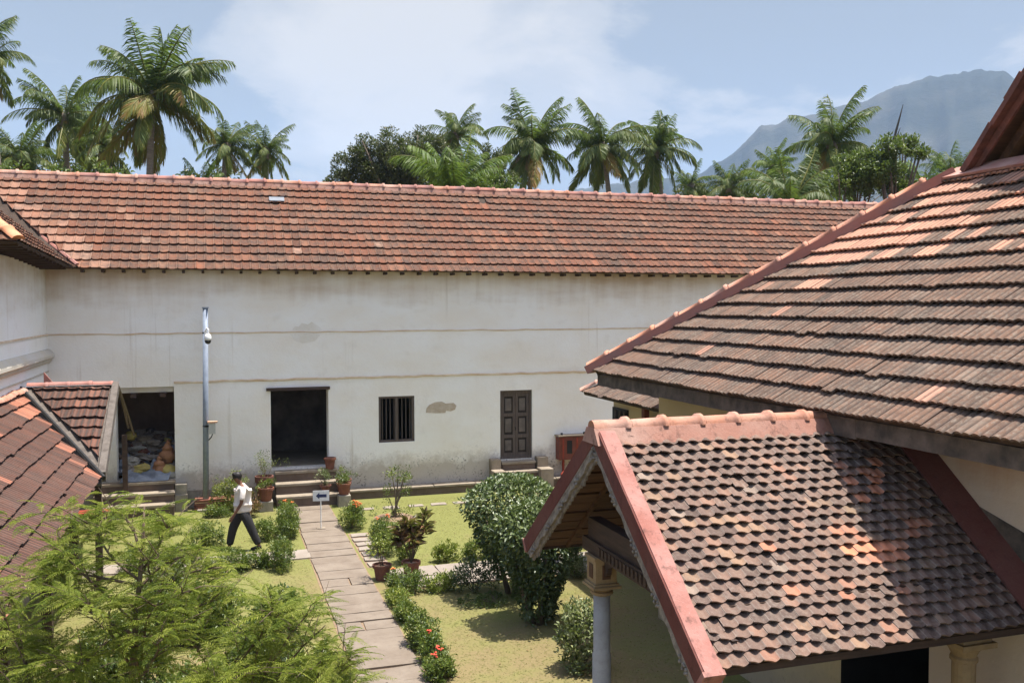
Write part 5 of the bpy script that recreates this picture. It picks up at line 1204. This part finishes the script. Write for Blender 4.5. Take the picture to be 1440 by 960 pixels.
    for q in range(190):
        ex = rg.uniform(-30, 520); tp = float(np.interp(ex, prof_x, prof_y)); ey = tp+8+(985-tp)*rg.random()**.9; dz = rg.uniform(-.55, .55)
        e = Vector(spot(ex, ey, D0+dz)); a = min(anchors, key=lambda v: (v-e).length+(.25 if v.z > e.z-.02 else 0)); d = e-a
        if d.length < .05: continue
        st = e-d.normalized()*min(d.length, .34); w_ = [st, st.lerp(e, .5)+Vector((0, 0, .025)), e]
        lb = MB(); lb.tube([a, a.lerp(st, .5)+Vector((0, 0, .02)), st, w_[1], e], [.0045, .004, .0035, .0025, .0012], 4, False); o = lb.build('twig', M['twig'], t)
        for k in range(rg.randint(5, 7)):
            f = .05+.95*k/7; p = w_[0].lerp(w_[1], min(1, f*2)) if f < .5 else w_[1].lerp(w_[2], min(1, f*2-1)); dd = (w_[2]-w_[0]).normalized(); s2 = dd.cross(Vector((0, 0, 1))).normalized()
            az = rg.uniform(0, 6.283); out = (dd*.25+Vector((math.cos(az), math.sin(az), rg.uniform(-.32, .32)))).normalized(); sprays.append((p, out, rg.uniform(.14, .23)))
    protos = []
    for i in range(12):
        V, F, T = spray_arrays(i, 14+i % 3*2, .35+.18*(i % 4)); T = T.copy(); T[:, 0] = np.clip(T[:, 0]+(-.28, 0, .26)[i//4], 0, 1); protos.append((V, F, T))
    meshes = [fast_mesh('leaf_spray', V, F, T, M['l_amla']) for V, F, T in protos]
    sprays.sort(key=lambda s: (np.array(s[0])-EYE)@FW if seen(s[0], 0) else 99)
    Vs, Fs, Ts, bs = [], [], [], 0
    for i, (p, out, ln) in enumerate(sprays):
        x = out; y = Vector((0, 0, 1)).cross(x).normalized(); y = (y+Vector((0, 0, rg.uniform(-.7, .7)))).normalized(); z = x.cross(y).normalized(); y = z.cross(x)
        mw = Matrix.Identity(4)
        for j in range(3): mw[j][0], mw[j][1], mw[j][2], mw[j][3] = x[j]*ln, y[j]*ln, z[j]*ln, p[j]
        k = rg.randrange(12)
        if i < 300: link('leaf_spray', meshes[k], t, mw)
        else:
            V, F, T = protos[k]; W = V@np.array(mw.to_3x3()).T+np.array(p); Vs.append(W); Fs += [[q+bs for q in f] for f in F]; T = T.copy(); T[:, 0] = np.clip(T[:, 0]+rn.uniform(-.25, .25), 0, 1); Ts.append(T); bs += len(V)
    o = link('foliage', fast_mesh('foliage', np.concatenate(Vs), Fs, np.concatenate(Ts), M['l_amla']), t); o['kind'] = 'stuff'
    print('sprays', len(sprays))
feathery_tree()
# understorey below the feathery tree
for i, (x, y, w, h, mt, lb_) in enumerate(((-.3, 15.2, 1.5, .9, 'l_ixora', 'rounded green shrub glimpsed through the feathery tree, left of the path'), (-1.3, 13.4, 1.4, 1.0, 'l_tree', 'leafy shrub behind the feathery tree near the lean to'), (.55, 13.3, 1.2, .8, 'l_topi', 'dark glossy shrub behind the feathery tree'),
        (.9, 15.6, .8, .6, 'l_ixora', 'hedge shrub by the path half hidden by the feathery tree'), (1.25, 12.3, .9, .75, 'l_yellow', 'yellow green shrub at the near left edge of the path'), (-.3, 11.3, 1.5, 1.0, 'l_ixora', 'wide shrub low behind the trunk of the feathery tree'), (-1.4, 10.6, 1.3, .8, 'l_topi', 'dark shrub low at the left behind the feathery tree'), (.95, 10.7, .9, .8, 'l_ixora', 'near hedge shrub beneath the right boughs of the feathery tree'), (-.9, 16.9, 1.1, .7, 'l_grey', 'pale leaved shrub on the lawn left of the path'))):
    HB(x, y, w, w*.8, h, lb_, mt, leaf=.08, dens=1.5, group='shrubs under the feathery tree', name='garden_shrub')

# ------------------------------------------------------------------ pots
def pot(x, y, z, r, h, label, mat='terra', plant=None, ph=.3, tilt=0, leaf=.05, group='clay flower pots'):
    t = thing('flower_pot', (x, y, z), label, 'flower pot', group)
    b = MB(); b.lathe((x, y, z), [(r*.68, 0), (r*.72, .01), (r*.93, h*.80), (r*1.08, h*.81), (r*1.10, h), (r*.96, h), (r*.92, h*.86)], 18); b.build('pot', M[mat], t, False)
    b = MB(); b.lathe((x, y, z+h*.84), [(r*.9, 0), (r*.5, .012), (.01, .016)], 14); b.build('soil', M['soil'], t)
    if plant:
        k = 16; cs = np.stack([x+NR.randn(k)*r*.65, y+NR.randn(k)*r*.6, z+h+NR.uniform(.02, ph, k)], 1)
        leaf_obj('foliage', [clump_leaves(cs, np.full(k, max(.07, ph*.28)), 24, leaf, leaf*.45, upb=.7, shell=.15)], M[plant], t); stems(t, (x, y, z+h*.8), cs[:6], .007)
    return t
bl = [tag(bx('stone_block', (1.0, 24.05, 0), (1.34, 24.38, .26), M['stone_pale'], None, .012), 'mossy stone block carrying a clay pot left of the doorway steps', 'stone block'),
      tag(bx('stone_block', (2.98, 24.0, 0), (3.3, 24.32, .30), M['stone_pale'], None, .012), 'stone block carrying a clay pot right of the doorway steps', 'stone block')]
pot(1.17, 24.2, .26, .19, .34, 'clay pot with sparse sprouts on the block left of the steps', 'terra', 'l_ixora', .16)
pot(1.16, 24.75, .0, .22, .80, 'tall clay pot with a small leafy tree left of the doorway', 'terra_dark', 'l_yellow', .55, leaf=.045)
pot(3.14, 24.16, .30, .17, .30, 'clay pot of bright green grass on the block right of the steps', 'terra', 'l_tree', .2)
pot(3.2, 24.62, .0, .19, .62, 'clay pot with a dark leafy plant behind the pot of bright grass', 'terra_dark', 'l_ixora', .3)
pot(2.88, 24.98, .851, .15, .30, 'empty clay pot standing at the right end of the doorway sill', 'terra')
pot(2.70, 24.48, .3, .14, .22, 'small pot of grey green leaves on the lowest doorway step', 'terra_dark', 'l_grey', .36)
pot(2.96, 17.35, 0, .17, .30, 'dark clay pot with a yellow green shrub where the two paths meet', 'terra_dark', 'l_yellow', .50, leaf=.06)
pc = pot(3.5, 17.25, 0, .17, .34, 'clay pot with a tall dark red cordyline beside the cross path', 'terra')
arr = []
for i in range(9):
    a = i*2.4; hx, hy, hz = .30*math.cos(a)*(1+i % 3)/3, .2*math.sin(a)*(1+i % 3)/3, .48+.055*i; b = MB(); b.tube([(3.5, 17.25, .3), (3.5+hx*.6, 17.25+hy*.6, .3+hz*.5), (3.5+hx, 17.25+hy, .28+hz)], .010, 5); b.build('stem', M['twig'], pc)
    k = 34; d = rand_dirs(k); d[:, 2] = np.abs(d[:, 2])*.9+.15; P = np.array([3.5+hx, 17.25+hy, .28+hz])+np.stack([NR.randn(k)*.012, NR.randn(k)*.012, -NR.rand(k)*.20], 1); arr.append(leaf_arrays(P, d, NR.uniform(.18, .28, k), np.full(k, .042), np.clip(.35+.28*NR.randn(k), 0, 1), droop=.3))
leaf_obj('foliage', arr, M['l_cordy'], pc)
pot(-1.45, 7.3, 0.0, .34, 1.15, 'large pale clay jar at the lower left below the feathery tree', 'terra_pale')

# ------------------------------------------------------------------ small things of the court
# camera pole
cp_ = thing('camera_pole', (-.28, 24.7, 0), 'grey steel pole carrying a security camera before the white wall', 'pole')
b = MB(); b.tube([(-.29, 24.7, 0.06), (-.23, 24.7, 5.16)], [.075, .066], 14); b.build('pole', M['steel'], cp_, True)
bx('base_plate', (-.5, 24.5, 0), (-.08, 24.9, .07), M['stone_pale'], cp_, .01)
bx('cap', (-.31, 24.62, 5.16), (-.15, 24.78, 5.19), M['steel'], cp_)
for z in (4.52, 2.15): b = MB(); b.lathe((-.236-.012*(4.5-z)/2, 24.7, z), [(.08, 0), (.08, .04)], 14); b.build('clamp', M['black'], cp_)
sc = thing('security_camera', (-.2, 24.55, 4.4), 'white dome security camera with a dark lens on the pole', 'camera')
b = MB(); b.box((-.27, 24.56, 4.42), (-.20, 24.64, 4.60)); b.tube([(-.23, 24.58, 4.58), (-.2, 24.5, 4.66), (-.16, 24.46, 4.62), (-.17, 24.45, 4.52)], .022, 8); b.build('bracket', M['white'], sc)
b = MB(); b.lathe((-.18, 24.46, 4.36), [(.085, 0), (.088, .04), (.085, .09), (.06, .14), (.025, .17)], 16); b.build('housing', M['white'], sc, True)
b = MB(); b.lathe((-.18, 24.46, 4.26), [(.02, 0), (.055, .02), (.076, .055), (.08, .099)], 16); b.build('lens_dome', M['dome'], sc, True)
jb = thing('junction_box', (-.15, 24.6, 2.0), 'small grey junction box strapped halfway up the camera pole', 'box')
b = MB(); b.box((-.19, 24.52, 1.98), (-.03, 24.63, 2.26), 0, .01); b.build('box', M['boxgrey'], jb); bx('cover', (-.22, 24.50, 2.262), (.02, 24.65, 2.30), M['terra_pale'], jb); b = MB(); b.tube([(-.10, 24.57, 1.98), (-.13, 24.56, 1.9), (-.20, 24.6, 1.82)], .014, 6); b.build('cable', M['cable'], jb); bx('strap', (-.34, 24.62, 2.16), (-.18, 24.635, 2.19), M['black'], jb)
# arrow sign
sg_ = thing('direction_sign', (2.28, 21.68, 0), 'small white sign with a dark left pointing arrow on a thin post in the path', 'sign')
b = MB(); b.tube([(2.28, 21.68, 0.05), (2.28, 21.68, 0.9)], .012, 8); b.build('post', M['white'], sg_); bx('foot', (2.18, 21.60, .04), (2.38, 21.76, .055), M['stone'], sg_)
bd = bx('board', (2.10, 21.655, .69), (2.47, 21.668, .93), M['white'], sg_, rz=rad(-8))
cx_, zc = 2.285, .81; c_, s_ = math.cos(rad(-8)), math.sin(rad(-8))
b = MB(); b.prism([(cx_+dx*c_, 21.6535+dx*s_, zc+dz) for dx, dz in ((-.12, 0), (-.04, .075), (-.04, .036), (.125, .036), (.125, -.036), (-.04, -.036), (-.04, -.075))], (0, -.003, 0)); b.build('arrow', M['navy'], bd)
# red hose cabinet on the wall
hc = thing('hose_cabinet', (9.8, 25.0, 1.0), 'rusty red cabinet fixed on the white wall beside the porch gable', 'cabinet')
bx('box', (9.42, 24.90, .74), (10.7, YW-.002, 1.42), M['cabinet'], hc, .01); bx('lid', (9.38, 24.86, 1.422), (10.74, YW-.003, 1.455), M['stone'], hc)
for x in (9.66, 10.3): bx('window', (x, 24.892, .92), (x+.16, 24.899, 1.30), M['black'], hc)
for x in (9.52, 9.95, 10.55): bx('door_rib', (x, 24.886, .78), (x+.05, 24.899, 1.38), M['redpaint'], hc)
for x in (9.5, 10.2): bx('stud', (x, 24.95, 1.455), (x+.05, 25.0, 1.52), M['black'], hc)
b = MB(); b.tube([(9.62, 25.1, 0.0), (9.62, 25.1, .74)], .04, 8); b.build('pipe', M['redpaint'], hc)
vw = MB(); vw.lathe((9.5, 24.7, 0.0), [(.05, 0), (.05, .3), (.11, .32), (.11, .38), (.04, .45)], 12); tag(vw.build('hydrant', M['redpaint']), 'stubby red hydrant below the rusty red cabinet', 'hydrant')
# red rail by the lean-to
rr = thing('red_bench', (-2.7, 23.1, 0), 'red painted bench behind the eave of the lean to', 'bench')
b = MB(); b.box((-3.3, 22.9, .42), (-2.25, 23.3, .50)); b.build('seat', M['redpaint'], rr)
for x in (-3.2, -2.42): bx('leg', (x, 22.95, 0), (x+.06, 23.25, .42), M['wood'], rr)
# stacked roof tiles against the wall
ts = thing('tile_stack', (.1, 24.9, 0), 'heap of spare terracotta tiles stacked by the foot of the wall', 'tile stack')
for i in range(6):
    for k in range(3):
        x = -.55+k*.43+R.uniform(-.03, .03); bx('tile', (x, 24.62+R.uniform(-.03, .03), i*.052), (x+.40, 25.05, i*.052+.04), M['terra'] if (i+k) % 4 else M['terra_pale'], ts, .006, R.uniform(-.08, .08))
# rubble, sheet and sacks in the store
def lumpy(name, c, r, sq, m, label, cat, group=None, jit=.16, n=10, neck=None):
    b = MB(); b.ball(c, r, n, sq, jit)
    if neck:
        tip = Vector(c)+Vector(neck)*.82; b.tube([Vector(c)+Vector(neck)*.40, Vector(c)+Vector(neck)*.62, tip, tip+Vector((.03, -.01, .035))], [r*.72, r*.42, r*.20, r*.34], 9)
    return tag(b.build(name, m, None, True), label, cat, group)
rbm = thing('rubble_heap', (-1.7, 26.6, .78), 'heap of broken rubble and rubbish filling the open store', 'rubble')
b = MB(); b.ball((-1.7, 27.2, .80), 1.0, 10, (1.45, .95, .95), .14); b.build('heap', M['rubble'], rbm)
for i in range(90):
    a, q = R.uniform(0, 6.28), R.random()**.5; x, y = -1.75+1.0*q*math.cos(a), 26.5+.8*q*math.sin(a); z = .80+max(0, (y-25.6)*.62)*R.uniform(.6, 1.0)
    s = R.uniform(.05, .16); bx('chunk', (x-s, y-s*.7, z), (x+s, y+s*.7, z+s*R.uniform(.4, 1.2)), (M['rubble'], M['stone_dark_shade'], M['tile_low'], M['tarp'], M['sack_w'], M['mortar_grey'])[i % 6], rbm, s*.2, R.uniform(0, 3))
for i in range(46):
    x = R.uniform(-2.4, -1.1); y = R.uniform(25.55, 26.8); z = .80+max(.02, (y-25.35)*.66)*R.uniform(.55, 1.05); r_ = R.uniform(.08, .22)
    b = MB(); b.ball((x, y, z), r_, 7, (R.uniform(.8, 1.5), R.uniform(.6, 1.1), R.uniform(.35, .75)), .30)
    b.build('debris', (M['rubble'], M['tarp'], M['stone'], M['sack_w'], M['soil'], M['rubble'], M['tarp'], M['sack_y'], M['terra'], M['stone_dark_shade'])[i % 10], rbm)
for i in range(9):
    x, y = R.uniform(-2.4, -1.4), R.uniform(25.5, 26.3); b = MB(); b.beam((x, y, .84+.25*R.random()), (x+R.uniform(-.5, .5), y+R.uniform(-.2, .5), .95+.5*R.random()), .05, .03); b.build('broken_lath', M['sack_w'] if i % 3 == 0 else M['plank'], rbm)
def tarp():
    n = 26; V, F = [], []
    for i in range(n+1):
        for j in range(n+1):
            u, v = i/n, j/n; x = -2.35+u*1.15+.05*math.sin(v*5); y = 24.98+v*.75
            z = .795+.10*v+.07*abs(math.sin(u*9+v*4))+.06*math.sin(u*4+2*v)**2+.22*math.exp(-((u-.72)/.12)**2)*v+.02*math.sin(u*31+v*17)
            if v < .12: z = min(z, .84) - (.12-v)*.4; z = max(z, .785)
            V.append((x, y, z))
    for i in range(n):
        for j in range(n): F.append((i*(n+1)+j, (i+1)*(n+1)+j, (i+1)*(n+1)+j+1, i*(n+1)+j+1))
    o = link('tarpaulin', fast_mesh('tarpaulin', V, np.array(F), None, M['tarp'])); so_ = o.modifiers.new('thickness', 'SOLIDIFY'); so_.thickness = .006
    tag(o, 'crumpled blue grey sheet spilling over the store sill', 'tarpaulin')
tarp()
lumpy('sack', (-1.42, 25.42, .98), .21, (.85, .7, 1.15), M['sack_o'], 'dull orange sack standing at the front of the store', 'sack', 'sacks in the store', jit=.24, neck=(-.02, 0, .36))
lumpy('sack', (-1.25, 25.75, 1.30), .22, (.9, .7, 1.0), M['sack_o'], 'orange sack with a tied neck heaped on the other sacks', 'sack', 'sacks in the store', jit=.24, neck=(.03, 0, .42))
lumpy('sack', (-1.22, 25.45, .95), .22, (1.0, .8, .75), M['sack_y'], 'yellow sack slumped at the right side of the store', 'sack', 'sacks in the store')
lumpy('sack', (-1.12, 25.33, .86), .16, (1.1, .7, .6), M['sack_w'], 'pale flat sack lying on the store sill', 'sack', 'sacks in the store')
lumpy('sack', (-2.2, 26.6, 1.75), .16, (1, .8, .8), M['sack_y'], 'small yellow bag high on the rubble', 'sack', 'sacks in the store')

# ------------------------------------------------------------------ walking person
def skin_mesh(name, nodes, edges, mats, sub=2, smooth=True):
    """nodes: list of (x,y,z,r) or (x,y,z,(rx,ry))"""
    me = bpy.data.meshes.new(name); me.from_pydata([n_[:3] for n_ in nodes], edges, []); o = bpy.data.objects.new(name, me); C.objects.link(o)
    md = o.modifiers.new('skin', 'SKIN'); md.use_smooth_shade = smooth; md.branch_smoothing = .3
    for i, n_ in enumerate(nodes):
        r = n_[3]; me.skin_vertices[0].data[i].radius = r if isinstance(r, tuple) else (r, r); me.skin_vertices[0].data[i].use_root = (i == 0)
    sb = o.modifiers.new('subsurf', 'SUBSURF'); sb.levels = sub; sb.render_levels = sub
    dg = bpy.context.evaluated_depsgraph_get(); dg.update(); m2 = bpy.data.meshes.new_from_object(o.evaluated_get(dg)); m2.name = name
    bpy.data.objects.remove(o); m2.materials.clear(); m2.materials.append(mats)
    for p in m2.polygons: p.use_smooth = True
    return m2
def chain(nodes, edges, start, pts):
    prev = start
    for p in pts:
        nodes.append(p); i = len(nodes)-1
        if prev is not None: edges.append((prev, i))
        prev = i
    return prev
def person():
    PXo, PYo = .50, 20.42
    t = thing('person', (PXo, PYo, 0), 'person in an off white shirt and black trousers striding left across the garden', 'person')
    O_ = lambda x, y, z, r: (PXo+x, PYo+y, z, r)
    # walker faces -X; y<0 is the side nearer the viewer (his left)
    N_, E_ = [], []
    N_.append(O_(0, 0, .90, (.085, .105)))
    ch = chain(N_, E_, 0, [O_(-.005, 0, 1.02, (.10, .13)), O_(.01, 0, 1.18, (.105, .145)), O_(.0, 0, 1.33, (.10, .15))])
    nk = chain(N_, E_, ch, [O_(-.03, 0, 1.42, .058), O_(-.065, 0, 1.475, .054), O_(-.095, 0, 1.525, (.078, .07)), O_(-.125, 0, 1.575, (.088, .074)), O_(-.115, 0, 1.63, (.075, .066))])
    for sg, hand, el in ((-1, (-.19, -.235, .80), (-.03, -.235, 1.05)), (1, (.14, .24, .80), (.13, .25, 1.06))):
        sh = chain(N_, E_, ch, [O_(.0, sg*.15, 1.36, .058), O_(.01, sg*.205, 1.30, .052), O_(el[0]*.5, sg*.225, 1.17, .045), O_(el[0], el[1], el[2], .038), O_((el[0]+hand[0])/2, (el[1]+hand[1])/2, (el[2]+hand[2])/2, .034), O_(hand[0], hand[1], hand[2], .026)])
        d = Vector((hand[0]-el[0], hand[1]-el[1], hand[2]-el[2])).normalized(); hx, hy, hz = hand
        pm = chain(N_, E_, sh, [O_(hx+d.x*.05, hy, hz+d.z*.05, (.018, .034)), O_(hx+d.x*.085, hy, hz+d.z*.085, (.017, .034))])
        for f in range(4):
            off = (f-1.5)*.017; L_ = (.062, .075, .070, .054)[f]; px_ = -d.z; pz_ = d.x
            b0 = (hx+d.x*.09+px_*off, hy, hz+d.z*.09+pz_*off)
            chain(N_, E_, pm, [O_(b0[0]+d.x*L_*.35, b0[1]+sg*-.004, b0[2]+d.z*L_*.35, .0085), O_(b0[0]+d.x*L_*.75, b0[1]-sg*.014, b0[2]+d.z*L_*.75, .008), O_(b0[0]+d.x*L_, b0[1]-sg*.026, b0[2]+d.z*L_, .007)])
        chain(N_, E_, sh, [O_(hx+d.x*.03-.028, hy-sg*.008, hz+d.z*.03, .010), O_(hx+d.x*.06-.045, hy-sg*.014, hz+d.z*.06, .009), O_(hx+d.x*.085-.05, hy-sg*.018, hz+d.z*.085, .007)])
    legs = {-1: [O_(.0, -.085, .83, .078), O_(.10, -.09, .66, .070), O_(.17, -.095, .47, .056), O_(.25, -.095, .28, .046), O_(.325, -.095, .115, .038), O_(.335, -.095, .06, .038)],
            1: [O_(-.02, .085, .83, .078), O_(-.12, .09, .65, .070), O_(-.20, .095, .46, .056), O_(-.24, .095, .27, .046), O_(-.275, .095, .10, .038), O_(-.285, .095, .06, .038)]}
    for sg in (-1, 1): chain(N_, E_, 0, legs[sg])
    body = link('body', skin_mesh('body', N_, E_, M['skin']), t)
    # face: nose, eyes, mouth, ears
    fb = MB(); hc_ = Vector((PXo-.12, PYo, 1.565)); f_ = Vector((-.86, 0, -.5)).normalized(); u_ = Vector((-.5, 0, .86))
    fb.ball(hc_+f_*.098-u_*.012, .018, 6, (1.1, .8, 1.2)); fb.ball(hc_+f_*.075-u_*.055, .022, 6, (.8, 1.3, .5))
    for sg in (-1, 1): fb.ball(hc_+Vector((.015, sg*.074, -.01)), .026, 6, (.8, .35, 1.2))
    fb.build('face', M['skin'], body, True)
    eb = MB()
    for sg in (-1, 1): eb.ball(hc_+f_*.082+u_*.014+Vector((0, sg*.030, 0)), .011, 5)
    eb.build('eyes', M['black'], body, True)
    hb_ = MB(); hb_.ball(hc_+Vector((.022, 0, .032)), .102, 10, (1.0, .86, .95), .03); hb_.ball(hc_+Vector((-.022, 0, .068)), .066, 8, (1, 1.05, .72), .04); hb_.ball(hc_+Vector((.062, 0, -.012)), .060, 8, (.8, 1.0, 1.0), .04); hb_.build('hair', M['hair'], t, True)
    # shirt with short sleeves, hanging over the belt
    S, E2 = [], []
    S.append(O_(.005, 0, 1.14, (.145, .185)))
    up = chain(S, E2, 0, [O_(.01, 0, 1.26, (.145, .19)), O_(-.0, 0, 1.355, (.122, .17)), O_(-.022, 0, 1.41, (.072, .085)), O_(-.03, 0, 1.435, (.066, .075))])
    chain(S, E2, 0, [O_(.004, 0, 1.0, (.150, .190)), O_(.004, 0, .88, (.165, .20)), O_(.004, 0, .80, (.168, .20))])
    for sg, el in ((-1, -.03), (1, .13)): chain(S, E2, 2, [O_(.0, sg*.165, 1.345, .075), O_(.01, sg*.215, 1.28, .070), O_(el*.55, sg*.235, 1.16, .066), O_(el*.7, sg*.238, 1.125, .066)])
    link('shirt', skin_mesh('shirt', S, E2, M['shirt']), t)
    Tn, E3 = [], []
    Tn.append(O_(0, 0, .885, (.145, .18)))
    chain(Tn, E3, 0, [O_(0, 0, .97, (.135, .165))])
    for sg in (-1, 1):
        L = legs[sg]; rs = (.128, .112, .100, .088, .078); chain(Tn, E3, 0, [(p[0], p[1], p[2], r) for p, r in zip(L[:5], rs)])
    link('trousers', skin_mesh('trousers', Tn, E3, M['trousers']), t)
    for sg in (-1, 1):
        x, y, z = legs[sg][-1][:3]; tz = .02 if sg < 0 else .0
        sh = skin_mesh('shoe', [(x+.05, y, .045+tz, (.042, .04)), (x, y, .05+tz, (.045, .045)), (x-.08, y, .04+tz*.5, (.035, .046)), (x-.15, y, .032, (.026, .042)), (x-.19, y, .028, (.018, .03))], [(0, 1), (1, 2), (2, 3), (3, 4)], M['shoe'], 1); link('shoe', sh, t)
person()
